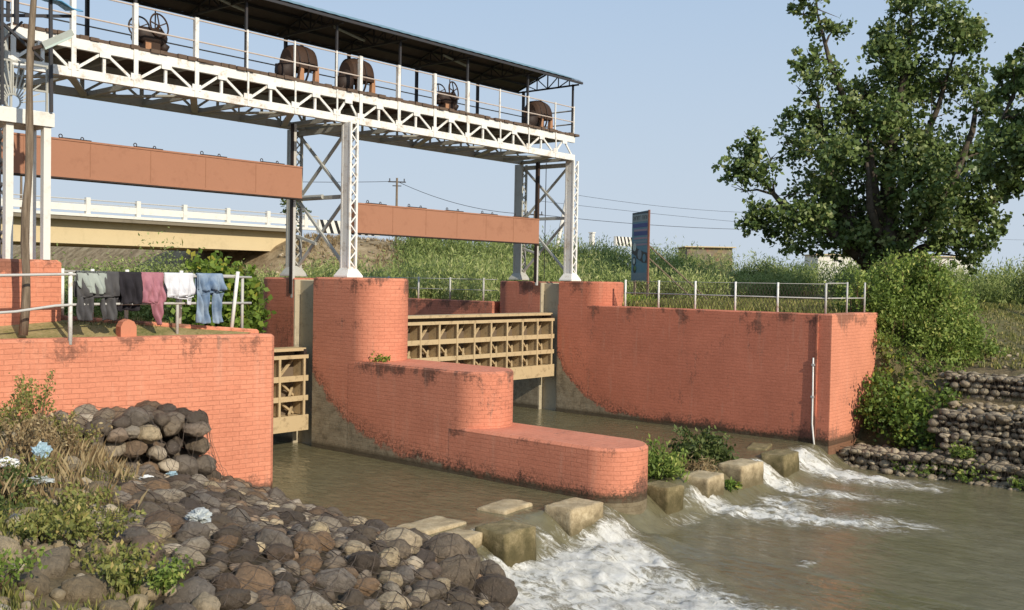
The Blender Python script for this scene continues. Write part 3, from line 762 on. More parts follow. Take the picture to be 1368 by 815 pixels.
# deck handrail
hr = empty('deck_railing', (16, 18.4, 8.3), 'white pipe railing with square and round posts along both edges of the gantry deck', 'railing')
thick = {9.04, 10.27, 11.60, 15.98, 17.21, 18.46, 19.70}
for side, y in (('near', YN-.02), ('far', YF+.02)):
    for a in nodes:
        if side == 'near': w_ = .085 if a in thick else .035
        else: w_ = .03
        zt = 9.17 if side == 'near' else 8.75
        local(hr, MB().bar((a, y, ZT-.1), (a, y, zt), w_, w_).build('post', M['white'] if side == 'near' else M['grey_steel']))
    for z in ((9.13, 8.70) if side == 'near' else (9.05, 8.62)):
        local(hr, MB().tube([(X0g-.6, y, z), (X1g, y, z)], .016, 6).build('rail', M['rail'] if side == 'near' else M['grey_steel']))
for z in (9.05, 8.65): local(hr, MB().tube([(X1g-.02, YN, z), (X1g-.02, YF, z)], .022, 6).build('rail', M['grey_steel']))

# roof over the gantry
rf = empty('gantry_roof', (16, 19.4, 9.9), 'long gabled sheet metal canopy on thin dark posts above the hoists', 'canopy')
ye0, yr, ye1, ze, zr = 18.12, 19.4, 20.68, 9.88, 10.345
xa, xb = 6.5, 24.45
sl = MB(); slb = MB()
N = 110
for (y0_, z0_, y1_, z1_) in ((ye0, ze, yr, zr), (yr, zr, ye1, ze)):
    vs = []; fs = []
    for i in range(N+1):
        xx = xa + (xb-xa)*i/N; dz = .004*math.cos(i*PI)
        vs += [(xx, y0_, z0_+dz), (xx, y1_, z1_+dz)]
    for i in range(N): fs.append((2*i, 2*i+2, 2*i+3, 2*i+1))
    sl.add([(a, b, c+.025) for a, b, c in vs], fs); slb.add(vs, [f[::-1] for f in fs])
local(rf, sl.build('roof_sheet', M['roof_top'])); local(rf, slb.build('roof_lining', M['roof_under']))
pr_ = MB()
for f in (0, .33, .66, 1):
    for s in (-1, 1):
        y = yr + s*f*1.26; z = zr - f*.455 - .05
        pr_.bar((xa, y, z), (xb, y, z), .05, .06)
local(rf, pr_.build('purlins', M['dark_steel']))
for x in (7.9, 10.3, 12.83, 15.3, 17.3, 19.74, 22.25, 24.37):
    tm = MB(); zc = ze-.14
    tm.bar((x, ye0+.05, ze-.05), (x, yr, zr-.08), .04); tm.bar((x, ye1-.05, ze-.05), (x, yr, zr-.08), .04)
    tm.bar((x, ye0+.1, ze-.08), (x, ye1-.1, ze-.08), .045)
    for f in (.33, .66):
        for s in (-1, 1):
            tm.bar((x, yr+s*f*1.26, zr-f*.455-.06), (x, yr+s*f*1.26, ze-.08), .025); tm.bar((x, yr+s*f*1.26, zr-f*.455-.06), (x, yr+s*(f-.33)*1.26, ze-.08), .025)
    tm.bar((x, yr, zr-.08), (x, yr, ze-.08), .03)
    local(rf, tm.build('roof_truss', M['dark_steel']))
    local(rf, MB().bar((x, YN+.03, ZT+.07), (x, YN+.03, ze-.05), .05).build('post', M['dark_steel']))
    local(rf, MB().bar((x+.02, YF-.03, ZT+.07), (x+.02, YF-.03, ze-.05), .07).build('post', M['dark_steel']))
for k, (a, b) in enumerate(((15.6, 16.9), (19.3, 20.7), (12.3, 13.4))):
    tl = MB().tube([(a, 18.9, 9.86), ((a+b)/2, 19.0, 9.80), (b, 19.3, 9.84)], .03, 6)
    tag(tl.build('tube_lamp', M['lamp_white']), ['long pale tube lamp slung under the canopy above the pier', 'pale tube lamp under the canopy above the second handwheel hoist', 'pale tube lamp under the canopy left of the rounded hoist drums'][k], 'lamp', 'tube lamps slung under the gantry canopy')

# hoists
def hood_hoist(x, label):
    e = empty('hoist_drum', (x, 19.2, ZT+.07), label, 'hoist', 'hooded hoist drums on the gantry deck')
    z0 = ZT+.07
    # rounded hood: lathe-like profile swept along the deck (x)
    mb = MB(); n = 14; xs = [(-.40, .70), (-.34, .9), (-.1, 1.0), (.2, 1.0), (.36, .93), (.42, .75)]
    vs = []; fs = []
    for dx, s in xs:
        for k in range(n):
            a = PI*1.12*k/(n-1) - .19; vs.append((x+dx, 19.2-.34*s*math.cos(a), z0+.36+.36*s*math.sin(a)))
    m = len(xs)
    for i in range(m-1):
        for k in range(n-1): fs.append((i*n+k, i*n+k+1, (i+1)*n+k+1, (i+1)*n+k))
        fs.append((i*n+n-1, i*n, (i+1)*n, (i+1)*n+n-1))
    fs.append(tuple(range(n))[::-1]); fs.append(tuple((m-1)*n+k for k in range(n)))
    mb.add(vs, fs)
    o = mb.build('drum_hood', M['rust'], smooth=True); local(e, o)
    try: o.modifiers.new('b', 'EDGE_SPLIT').split_angle = math.radians(40)
    except Exception: pass
    local(e, MB().ring((x+.05, 19.2, z0+.36), (1, 0, 0), .35, .025, 24, 6).ring((x-.22, 19.2, z0+.34), (1, 0, 0), .33, .025, 24, 6).build('hood_band', M['rust_dark'], smooth=True))
    for dx, dy in ((-.14, -.26), (.36, -.24)):
        local(e, MB().add([(x+dx-.08, 19.2+dy-.05, z0), (x+dx+.08, 19.2+dy-.05, z0), (x+dx+.08, 19.2+dy+.05, z0), (x+dx-.08, 19.2+dy+.05, z0),
                     (x+dx-.05, 19.2+dy-.06, z0+.36), (x+dx+.05, 19.2+dy-.06, z0+.36), (x+dx+.05, 19.2+dy+.04, z0+.36), (x+dx-.05, 19.2+dy+.04, z0+.36)],
                    [(0,3,2,1),(4,5,6,7),(0,1,5,4),(1,2,6,5),(2,3,7,6),(3,0,4,7)]).build('leg', M['tan_leg']))
    for dx, dy in ((.05, .24), (.26, .2)):
        local(e, MB().box((x+dx-.06, 19.2+dy-.05, z0), (x+dx+.06, 19.2+dy+.05, z0+.3)).build('leg', M['rust_dark']))
    pin = MB().tube([(x-.72, 19.1, z0+.20), (x-.5, 19.1, z0+.22), (x-.36, 19.12, z0+.3)], [.12, .17, .2], 14)
    local(e, pin.build('pinion', M['rust_dark'], smooth=True))
    local(e, MB().tube([(x-.75, 19.0, z0+.02), (x-.62, 19.0, z0+.14)], .03, 8).tube([(x-.55, 19.0, z0+.01), (x-.5, 19.0, z0+.16)], .03, 8).build('crank', M['rust_dark']))
    local(e, MB().bar((x-.7, 19.2, z0+.3), (x+.5, 19.2, z0+.36), .06).build('shaft', M['rust_dark']))
    return e
for x, lb in ((14.80, 'leftmost hooded rust-brown hoist drum, just left of the pier legs on the gantry deck'), (16.55, 'middle hooded rust-brown hoist drum just right of the pier legs on the gantry deck'), (23.65, 'hooded rust-brown hoist drum at the far right end of the gantry deck')):
    hood_hoist(x, lb).scale = (.9, 1.0, 1.34)
def wheel_hoist(x, label):
    e = empty('handwheel_hoist', (x, 19.2, ZT+.07), label, 'hoist', 'handwheel hoists on the gantry deck'); z0 = ZT+.07
    local(e, MB().prism([(x-.17, 19.08), (x+.17, 19.08), (x+.17, 19.34), (x-.17, 19.34)], z0, z0+.32, .03).build('pedestal', M['rust']))
    local(e, MB().box((x-.17, 19.05, z0+.02), (x-.05, 19.078, z0+.27)).build('pedestal_plate', M['tan_leg']))
    gb = MB().tube([(x-.32, 19.2, z0+.4), (x-.2, 19.2, z0+.42), (x+.2, 19.2, z0+.42), (x+.34, 19.2, z0+.38)], [.08, .16, .18, .1], 12)
    gb.tube([(x+.28, 19.2, z0+.18), (x+.34, 19.16, z0+.32)], .09, 10).tube([(x-.36, 19.2, z0+.3), (x-.2, 19.2, z0+.4)], .08, 10)
    local(e, gb.build('gearbox', M['rust_dark'], smooth=True))
    for i, (dx, dy, dz, R_, ax) in enumerate(((.13, -.14, .62, .23, (.2, -1, .15)), (-.17, .12, .58, .2, (-.35, -1, .1)))):
        c = V(x+dx, 19.2+dy, z0+dz); ax = Vector(ax).normalized()
        wl_ = MB().ring(c, ax, R_, .018, 28, 6)
        a = ax.orthogonal().normalized(); b = ax.cross(a)
        for k in range(5):
            t = 2*PI*k/5+.3; d = a*math.cos(t)+b*math.sin(t); wl_.bar(c, c+d*R_, .022, .02)
        t = .8; h = c + (a*math.cos(t)+b*math.sin(t))*R_
        wl_.tube([h, h+ax*.14], .016, 6)
        wl_.tube([c, V(x+dx*.5, 19.2, z0+.46)], .03, 8)
        local(e, wl_.build('handwheel', M['rust_dark'] if i else M['rust'], smooth=False))
    local(e, MB().tube([(x+.12, 19.2, z0+.5), (x+.12, 19.2, z0+.95)], .014, 6).build('spindle', M['rust_dark']))
    e.scale = (1.0, 1.0, 1.08)
wheel_hoist(11.05, 'brown cast iron hoist with two spoked handwheels at the left end of the gantry deck')
wheel_hoist(19.75, 'brown cast iron hoist with two spoked handwheels between the rounded hoist drums')

# guide rails and cables
def guide(x, label, z0, zmid, top_mat):
    e = empty('guide_rail', (x, 19.6, z0), label, 'guide rail', 'vertical guide rails for the counterweights')
    local(e, MB().box((x-.035, 19.5, z0), (x+.035, 19.56, zmid)).build('lower_rail', M['pipe']))
    local(e, MB().box((x-.06, 19.5, z0+.1), (x-.037, 19.6, 7.55)).build('edge_strip', M['rust_dark']))
    local(e, MB().box((x-.035, 19.5, zmid+.004), (x+.035, 19.56, 7.55)).build('upper_rail', top_mat))
guide(14.98, 'vertical steel rail on the left edge of the pier behind the left counterweight', 3.45, 5.7, M['pipe'])
guide(24.17, 'vertical steel rail by the right abutment, dark red above the counterweight', 3.8, 5.0, M['rust'])
for (x, y, z0_, lb) in ((15.1, 19.75, 4.0, 'thin black cable hanging beside the left lattice legs'), (16.35, 18.9, 4.0, 'thin black cable hanging right of the near white lattice leg'), (24.75, 19.7, 4.0, 'thin black cable hanging between the lattice legs on the right abutment')):
    tag(MB().tube([(x, y, z0_), (x, y, 7.6)], .013, 5).build('hoist_cable', M['cable']), lb, 'cable', 'hoist cables')

# ------------------------------------------------------------------ stair tower, pole, tarp
tw = empty('stair_tower', (7.7, 17.4, 4.17), 'small white tower on the brick plinth with a slab landing and sunburst grille', 'tower')
for x, y in ((7.36, 17.14), (7.96, 17.10), (8.0, 17.72), (7.36, 17.72)):
    local(tw, MB().prism([(x-.06, y-.06), (x+.06, y-.06), (x+.06, y+.06), (x-.06, y+.06)], 4.17, 6.40, .01).build('leg', M['concrete_white']))
local(tw, MB().prism([(6.2, 17.0), (8.06, 17.0), (8.06, 17.85), (6.2, 17.85)], 6.40, 6.64, .015).build('landing_slab', M['concrete_white']))
rl = MB()
for x in (6.7, 7.36, 7.95): rl.bar((x, 17.05, 6.64), (x, 17.05, 7.42), .035)
rl.bar((7.95, 17.75, 6.64), (7.95, 17.75, 7.42), .035)
for z in (7.40, 6.98): rl.bar((6.4, 17.05, z), (7.95, 17.05, z), .03); rl.bar((7.95, 17.05, z), (7.95, 17.8, z+.12), .03)
local(tw, rl.build('landing_railing', M['grey_steel']))
gr = MB(); c = V(7.38, 17.02, 6.72)
for k in range(15):
    a = math.radians(8+164*k/14); L_ = .62 if k % 2 else .7
    gr.bar(c+V(math.cos(a)*.12, 0, math.sin(a)*.12), c+V(math.cos(a)*L_*.75, 0, math.sin(a)*L_), .02)
gr.ring(c+V(0, 0, .02), (0, 1, 0), .12, .015, 18, 5)
local(tw, gr.build('sunburst_grille', M['grey_steel']))
ps = MB().bar((7.99, 16.98, 6.64), (7.96, 16.98, 9.2), .05).bar((7.42, 17.0, 8.0), (7.42, 17.0, 9.2), .06).bar((7.2, 17.0, 6.66), (7.18, 17.0, 9.0), .045).bar((7.06, 17.1, 6.66), (7.04, 17.1, 9.0), .03).bar((7.2, 17.0, 7.0), (7.04, 17.1, 7.5), .02).bar((7.04, 17.1, 7.5), (7.2, 17.0, 8.0), .02)
ps.bar((6.8, 17.0, 7.2), (7.6, 17.2, 8.1), .03).bar((6.9, 17.1, 8.25), (7.9, 17.1, 7.5), .04)
ps.bar((6.6, 17.15, 8.0), (8.4, 17.15, 8.35), .05)
local(tw, ps.build('canopy_posts', M['dark_steel']))
tpn = MB(); nx_ = 10; vs = []; fs = []
for i in range(nx_+1):
    for j in range(5):
        u_ = i/nx_; v_ = j/4
        vs.append((7.55+.92*u_+.02*math.sin(j*3), 16.85+.6*v_, 8.60-.20*u_+.14*v_+.025*math.sin(u_*13+v_*4)))
for i in range(nx_):
    for j in range(4): a = i*5+j; fs.append((a, a+5, a+6, a+1))
tp = tpn.add(vs, fs).build('tarpaulin', M['blue_tarp'], smooth=True); tp.modifiers.new('s', 'SOLIDIFY').thickness = .02
tag(tp, 'bright blue tarpaulin corner sagging over the top of the stair tower', 'tarpaulin')

pole = MB(); pts = []; rs = []
for k in range(13):
    t = k/12; z = 2.95+5.9*t
    pts.append((7.28+.12*t+.02*math.sin(k*1.3), 16.36+.0*t+.015*math.cos(k*1.9), z)); rs.append(.068-.02*t+.006*math.sin(k*2.2))
o = pole.tube(pts, rs, 10).build('wooden_pole', M['wood'], smooth=True); tag(o, 'crooked weathered wooden pole rising from the lawn in front of the plinth', 'pole')
tl = empty('tube_light', (7.7, 16.3, 7.7), 'long grey fluorescent street light bolted slanting to the wooden pole', 'street light')
d_ = (V(7.93, 16.2, 7.84)-V(7.49, 16.28, 7.56)); p0 = V(7.49, 16.24, 7.56)
local(tl, MB().bar(p0, p0+d_, .13, .10).build('casing', M['lamp_white']))
local(tl, MB().bar(p0+V(0, -.03, -.07)+d_*.05, p0+V(0, -.03, -.07)+d_*.95, .09, .03).build('diffuser', m_paint('lamp_diffuser', (.45, .55, .50), (.3, .35, .3), .5, .3, 10)))
local(tl, MB().bar(p0+V(.0, 0, -.01), p0+V(-.12, .06, -.06), .05).build('bracket', M['rust']))

# ------------------------------------------------------------------ railings on the wing wall, laundry
fr = empty('front_pipe_railing', (8, 15.95, 2.9), 'two-rail grey pipe railing along the top of the near wing wall, hung with laundry', 'railing')
YR = 15.98
def P2(name, pts, r, par, mat=M['pipe']): local(par, MB().tube(pts, r, 8).build(name, mat, smooth=True))
P2('rail', [(-1, 16.6, 3.8), (6.7, 16.02, 3.90), (7.8, YR, 3.935), (9.5, YR, 3.93), (11.3, YR, 3.93)], .022, fr)
P2('rail', [(-1, 16.6, 3.2), (6.2, 16.02, 3.30), (7.0, 16.0, 3.345), (7.6, YR, 3.43), (8.0, YR, 3.45), (9.5, YR, 3.455), (11.3, YR, 3.45)], .022, fr)
for x, zt, mt in ((7.86, 3.97, 'white'), (9.78, 3.93, 'pipe'), (11.12, 3.94, 'pipe')):
    P2('post', [(x, YR+.02, 2.80), (x, YR+.02, zt)], .035 if mt == 'white' else .028, fr, M[mt])
bk_ = empty('back_pipe_railing', (9.5, 16.6, 3.0), 'leaning white pipe posts with one rail on the kerb behind the laundry', 'railing')
for x, y, lean in ((8.28, 17.15, .0), (8.72, 16.98, .01), (9.22, 16.72, .01), (10.02, 16.32, .03), (10.85, 15.93, .12)):
    zb = 2.95 + (11.3-x)*.083
    P2('post', [(x, y, zb), (x+lean, y, 4.03)], .034, bk_, M['white'])
P2('rail', [(8.28, 17.15, 3.98), (9.25, 16.72, 3.97), (10.05, 16.32, 3.96), (10.97, 15.95, 3.95)], .02, bk_)

def garment(name, label, cat, x0, x1, lobes, mat, seed, drop_back=.35, thick=.012, puff=.0, group='laundry hung over the pipe railing', extra=None):
    """cloth folded over the top rail; lobes: function s->list of (left,right) fractions at drop s (metres)"""
    e = empty(name, ((x0+x1)/2, YR, 3.93), label, cat, group)
    W_ = x1-x0; zr_ = 3.955
    def sheet(sign, lob, maxd, nm, m_):
        mb = MB(); rows = []; nr = int(maxd/.025)+1; nc = 22
        nl = max(len(lob(i*.025)) for i in range(nr))
        for li in range(nl):
            prev = None
            for i in range(nr+1):
                s_ = i*maxd/nr; L_ = lob(s_)
                if li >= len(L_): continue
                a, b = L_[li]; cur = []
                for k in range(nc+1):
                    f = a + (b-a)*k/nc; xx = x0 + W_*f
                    h = min(1, s_*4)
                    fold = h*(.036*math.sin(f*W_*34+seed+2.2*math.sin(s_*6+seed)) + .022*math.sin(f*W_*67-s_*11+seed*2) + .045*noise.noise(V(f*W_*6, s_*5, seed)))
                    yy = YR + sign*(.026 + .02*h + puff*h*math.sin(PI*k/nc)) + fold*sign
                    cur.append((xx+.015*h*noise.noise(V(s_*6, f*3, seed+5)), yy, zr_ - s_ + .012*math.sin(f*W_*25+seed)*h))
                if prev is not None:
                    vs = prev+cur; mb.add(vs, [(k, k+1, nc+2+k, nc+1+k) for k in range(nc)])
                prev = cur
        # the roll over the pipe
        a, b = lob(0)[0]; nc = 22; r1 = []; 
        for t in range(0, 7):
            an = PI/2*t/6; r1.append([(x0+W_*(a+(b-a)*k/nc), YR+sign*.026*math.sin(an), zr_-.0+.026*math.cos(an)*1.0) for k in range(nc+1)])
        for t in range(6): mb.add(r1[t]+r1[t+1], [(k, k+1, nc+2+k, nc+1+k) for k in range(nc)])
        o = mb.build(nm, m_, smooth=True)
        wd = o.modifiers.new('w', 'WELD'); wd.merge_threshold = .002
        so = o.modifiers.new('s', 'SOLIDIFY'); so.thickness = thick
        return local(e, o)
    sheet(-1, lobes[0], lobes[1], 'front_panel', mat)
    sheet(1, lobes[2], lobes[3], 'back_panel', mat)
    if extra:
        for args in extra: sheet(*args)
    return e
cj = m_cloth('faded_blue_denim', (.11, .17, .27), (.33, .40, .47), .8, 4)
ck = m_cloth('charcoal_cloth', (.07, .068, .072), (.11, .105, .1), .6)
cb = m_cloth('black_cloth', (.022, .02, .024), (.04, .036, .04), .6)
cp = m_cloth('pink_cloth', (.38, .17, .2), (.24, .09, .12), .6, 7)
cw = m_cloth('white_cloth', (.62, .62, .65), (.48, .48, .52), .5)
cs = m_cloth('grey_green_cloth', (.34, .37, .33), (.24, .27, .25), .6)
garment('hanging_trousers', 'charcoal trousers with slanting legs hung over the rail beside the white post', 'trousers', 7.93, 8.66,
        (lambda s: [(0, 1)] if s < .38 else [(.0+.04*(s-.38), .42-.25*(s-.38)), (.55+.1*(s-.38), .98-.0*(s-.38))], .77, lambda s: [(0, 1)], .4), ck, 1.0)
garment('hanging_shorts', 'grey-green shorts folded over the charcoal trousers on the rail', 'shorts', 7.93, 8.44,
        (lambda s: [(0, 1-.0*s)] if s < .22 else [(.14+1.1*(s-.22), 1-.35*(s-.22))], .33, lambda s: [(0, 1)], .25), cs, 2.3, puff=.035)
garment('hanging_shirt', 'black shirt hung over the rail between the charcoal trousers and pink cloth', 'shirt', 8.66, 9.07,
        (lambda s: [(0, 1)] if s < .36 else [(.05, .98)], .5, lambda s: [(0, 1)], .62), cb, 3.1)
garment('hanging_cloth', 'crumpled pink cloth trailing a long tail over the rail', 'cloth', 9.06, 9.48,
        (lambda s: [(0, 1)] if s < .28 else ([(.0-.15*(s-.28), 1)] if s < .48 else [(.35+.9*(s-.48), .95-.2*(s-.48))]), .86, lambda s: [(.1, 1)], .5), cp, 4.7, puff=.06)
garment('hanging_shirt', 'white shirt hung over the rail beside the blue jeans', 'shirt', 9.50, 10.06,
        (lambda s: [(0, 1)] if s < .26 else ([(.06, 1)] if s < .36 else ([(.06, .42), (.66, .98)] if s < .42 else [(.7, .94)])), .52, lambda s: [(.05, .95)], .4), cw, 5.9, puff=.05)
garment('hanging_jeans', 'faded blue jeans folded over the rail with both legs hanging down', 'jeans', 10.13, 10.66,
        (lambda s: [(0, 1)] if s < .30 else [(.0, .44), (.60, 1.0)], .86, lambda s: [(0, 1)], .36), cj, 7.2,
        extra=[(-1.9, lambda s: [(0.02, .98)], .27, 'waistband_flap', cj)])

# ------------------------------------------------------------------ fence on the right abutment
fe = empty('wire_mesh_fence', (24.6, 14, 3.25), 'low fence of white posts and rusty mesh on top of the right abutment wall', 'fence')
fps = [(24.6, 16.55), (24.6, 15.42), (24.6, 14.24), (24.6, 13.02), (24.6, 11.8), (24.6, 10.5)]
for x, y in fps: P2('post', [(x, y, 3.2), (x, y, 4.02)], .03, fe, M['white'] if y > 11 else M['pipe'])
for x in (25.75, 26.95): P2('post', [(x, 10.42, 3.2), (x, 10.42, 4.06)], .026, fe, M['pipe'])
P2('rail', [(24.6, 16.6, 3.64), (24.6, 10.5, 3.64), (26.98, 10.42, 3.64)], .016, fe)
P2('rail', [(24.6, 16.6, 3.98), (24.6, 10.5, 4.0)], .006, fe)
P2('rail', [(24.62, 10.48, 4.02), (25.75, 10.42, 4.03)], .012, fe)
wm = MB()
for k in range(64):
    y = 16.5 - k*.095
    wm.bar((24.6, y, 3.3), (24.6, y-.30, 3.98), .007); wm.bar((24.6, y-.30, 3.3), (24.6, y, 3.98), .007)
local(fe, wm.build('mesh_panel', M['wire']))
uf = empty('upstream_fence', (24.5, 24, 3.25), 'row of pale fence posts on the upstream wall seen above the raised gate', 'fence')
for y in (22.0, 23.5, 25.0, 26.5): P2('post', [(24.5, y, 3.2), (24.5, y, 4.0)], .03, uf, M['pipe'])
for z in (3.6, 3.95): P2('rail', [(24.5, 21.4, z), (24.5, 28, z)], .01, uf)
dp = empty('drain_pipe', (24.2, 10.6, 1), 'thin white drain pipe running down the right abutment corner into the water', 'pipe')
P2('pipe_run', [(24.215, 10.62, 2.15), (24.21, 10.61, 1.2), (24.2, 10.60, .5), (24.18, 10.55, .15), (24.16, 10.5, -.15)], .022, dp, M['white'])
local(dp, MB().box((24.18, 10.57, 1.15), (24.25, 10.65, 1.2)).box((24.18, 10.57, 1.95), (24.25, 10.65, 2.0)).build('clip', M['pipe']))

# ------------------------------------------------------------------ road bridge
bd = empty('road_bridge', (15, 46, 3), 'cream concrete road bridge with white parapet crossing behind the gates', 'bridge')
BX0, BX1 = -60, 34.6
local(bd, MB().box((BX0, 45.2, 5.22), (BX1, 45.8, 6.28)).box((BX0, 48.2, 5.22), (BX1, 48.8, 6.28)).box((BX0, 51.2, 5.22), (BX1, 51.8, 6.28)).build('girder', M['bridge']))
local(bd, MB().box((BX0, 44.6, 6.281), (BX1, 52.6, 6.45)).build('deck', M['bridge_dark']))
local(bd, MB().box((BX0, 44.55, 6.452), (BX1+5, 44.85, 6.58)).build('kerb', M['concrete_white']))
ppx = [20.25-2.47*k for k in range(1, 12)][::-1] + [20.25+2.47*k for k in range(0, 7)]
for x in ppx:
    local(bd, MB().box((x-.1, 44.6, 6.58), (x+.1, 44.8, 7.32)).build('parapet_post', M['concrete_white']))
local(bd, MB().box((BX0, 44.64, 6.70), (BX1+1, 44.76, 7.0)).build('parapet_rail', M['concrete_white']))
local(bd, MB().tube([(BX0, 44.7, 7.22), (36, 44.7, 7.22)], .03, 6).tube([(BX0, 44.7, 7.05), (36, 44.7, 7.05)], .02, 6).build('handrail', M['pipe']))
local(bd, MB().box((BX0, 52.3, 6.5), (BX1, 52.5, 7.0)).build('far_parapet', M['concrete_white']))
local(bd, MB().add([(33.2, 44.9, -1), (35.5, 44.9, -1), (35.5, 52.3, -1), (33.2, 52.3, -1), (33.9, 44.9, 5.2), (35.5, 44.9, 5.2), (35.5, 52.3, 5.2), (33.9, 52.3, 5.2)],
      [(0,3,2,1),(4,5,6,7),(0,1,5,4),(1,2,6,5),(2,3,7,6),(3,0,4,7)]).build('abutment', M['bridge_dark']))
def zebra(x0, x1, y, z, lb):
    e = empty('striped_parapet', ((x0+x1)/2, y, z), lb, 'parapet', 'black and white striped road parapets')
    local(e, MB().box((x0, y, z), (x1, y+.2, z+.72)).build('parapet_wall', M['concrete_white']))
    mb = MB(); x = x0+.05
    while x < x1-.55:
        mb.add([(x+.3, y-.005, z), (x+.52, y-.005, z), (x+.22, y-.005, z+.72), (x, y-.005, z+.72)], [(0, 1, 2, 3)]); x += .5
    local(e, mb.build('black_stripe', M['black']))
    return e
zebra(35.7, 40.2, 44.3, 6.32, 'black and white striped road parapet at the right end of the bridge')
zebra(65.4, 68.8, 45, 6.7, 'short black and white striped road parapet left of the billboard on the skyline')
tag(MB().box((62.3, 45, 6.6), (62.6, 45.3, 7.5)).box((62.25, 44.95, 7.52), (62.65, 45.35, 7.6)).build('marker_post', M['concrete_white']), 'small white roadside marker post on the brown skyline bank', 'marker post')

# billboard
bb = empty('billboard', (34.1, 22.3, 3), 'tall narrow blue advertising billboard with orange edge propped on poles above the weeds', 'billboard')
A_, B_ = V(34.57, 23.0, 0), V(33.68, 21.65, 0)
dirb = (B_-A_).normalized(); nb = V(-dirb.y, dirb.x, 0); 
if nb.x*(-34)+nb.y*(-22) < 0: nb = -nb
def panel(u0_, u1_, z0_, z1_, off, mat, nm, z1b=None, z0b=None):
    a = A_+(B_-A_)*u0_+nb*off; b = A_+(B_-A_)*u1_+nb*off
    local(bb, MB().add([(a.x, a.y, z0_), (b.x, b.y, z0b if z0b is not None else z0_), (b.x, b.y, z1b or z1_), (a.x, a.y, z1_)], [(0, 1, 2, 3)]).build(nm, mat))
bbm = lambda n_, c_: m_paint(n_, c_, tuple(x*.8 for x in c_), .4, .5, 2)
m_bb = bbm('billboard_teal', (.10, .20, .26)); m_nav = bbm('billboard_navy', (.035, .05, .19)); m_pnk = bbm('billboard_pink', (.30, .20, .25)); m_pal = bbm('billboard_pale', (.24, .26, .25)); m_drk = bbm('billboard_black', (.035, .035, .04)); m_wht = bbm('billboard_white', (.42, .45, .42)); m_grey = bbm('billboard_grey', (.18, .22, .26)); m_grn = bbm('billboard_green', (.12, .2, .06))
T = -nb*.06
a, b = A_, B_
local(bb, MB().add([(*(a+nb*.0).xy, 4.0), (*(b).xy, 4.0), (*(b).xy, 6.76), (*(a).xy, 6.73), (*(a+T).xy, 4.0), (*(b+T).xy, 4.0), (*(b+T).xy, 6.76), (*(a+T).xy, 6.73)],
     [(0,1,2,3),(7,6,5,4),(0,4,5,1),(1,5,6,2),(2,6,7,3),(3,7,4,0)]).build('board', m_bb))
panel(.03, .97, 6.66, 6.72, .006, m_drk, 'frame_edge'); panel(.03, .97, 6.35, 6.64, .006, m_pal, 'header_panel')
# letter shapes of the header
lt = MB(); lx = .07
for kch in (1, 2, 1, 2, 1, 1, 0, 1, 2, 1, 2):
    if kch:
        for dx in ((0, .035) if kch == 2 else (0,)):
            a = A_+(B_-A_)*(lx+dx)+nb*.01; b = A_+(B_-A_)*(lx+dx+.018)+nb*.01
            lt.add([(a.x, a.y, 6.42), (b.x, b.y, 6.42), (b.x, b.y, 6.58), (a.x, a.y, 6.58)], [(0, 1, 2, 3)])
        a = A_+(B_-A_)*lx+nb*.01; b = A_+(B_-A_)*(lx+.055)+nb*.01
        zc_ = 6.555 if kch == 1 else 6.49
        lt.add([(a.x, a.y, zc_), (b.x, b.y, zc_), (b.x, b.y, zc_+.03), (a.x, a.y, zc_+.03)], [(0, 1, 2, 3)])
    lx += .08
local(bb, lt.build('header_lettering', m_drk))
for i, (z, m_) in enumerate(((6.12, m_nav), (5.97, m_pnk), (5.80, m_nav), (5.65, m_pnk), (5.52, m_grey), (5.40, m_pnk))):
    panel(.12 if i else .05, .95, z, z+(.16 if m_ is m_nav else .08), .006, m_, 'text_band')
def disc(u_, z, r_, m_, nm, off):
    c = A_+(B_-A_)*u_+nb*off; L2 = (B_-A_).normalized()
    local(bb, MB().add([tuple(c+V(L2.x*math.cos(t)*r_, L2.y*math.cos(t)*r_, z+math.sin(t)*r_)) for t in [2*PI*k/18 for k in range(18)]], [tuple(range(18))]).build(nm, m_))
panel(.03, .35, 5.1, 5.55, .007, m_drk, 'picture_panel', z1b=5.3, z0b=4.95); panel(.3, .75, 4.9, 5.3, .008, m_drk, 'picture_panel', z1b=5.15, z0b=4.7); panel(.66, .95, 4.72, 5.15, .009, m_drk, 'picture_panel', z1b=5.1, z0b=4.7)
disc(.2, 5.35, .17, m_wht, 'picture_disc', .012); disc(.52, 5.05, .2, m_grey, 'picture_disc', .012); disc(.8, 4.9, .16, m_bb, 'picture_disc', .012)
disc(.18, 4.78, .18, m_drk, 'picture_disc', .012); disc(.18, 4.78, .12, m_wht, 'picture_disc', .014); disc(.22, 4.45, .15, m_drk, 'picture_disc', .012); disc(.25, 4.5, .1, m_grn, 'picture_disc', .014)
panel(.03, .97, 4.02, 4.32, .006, m_grey, 'footer_panel')
c_ = B_+dirb*.05
local(bb, MB().bar((c_.x, c_.y, 3.9), (c_.x, c_.y, 6.77), .07, .06).build('orange_edge', M['orange']))
for k in (.1, .9):
    p = A_+(B_-A_)*k+T*1.6; local(bb, MB().bar((p.x, p.y, 2.6), (p.x, p.y, 4.2), .08).build('post', M['wood']))
    q = p - nb*0 + V(1.9, -1.6, 0); local(bb, MB().tube([(p.x, p.y, 5.4), (q.x, q.y, 3.3)], .03, 6).build('prop_pole', M['wood']))

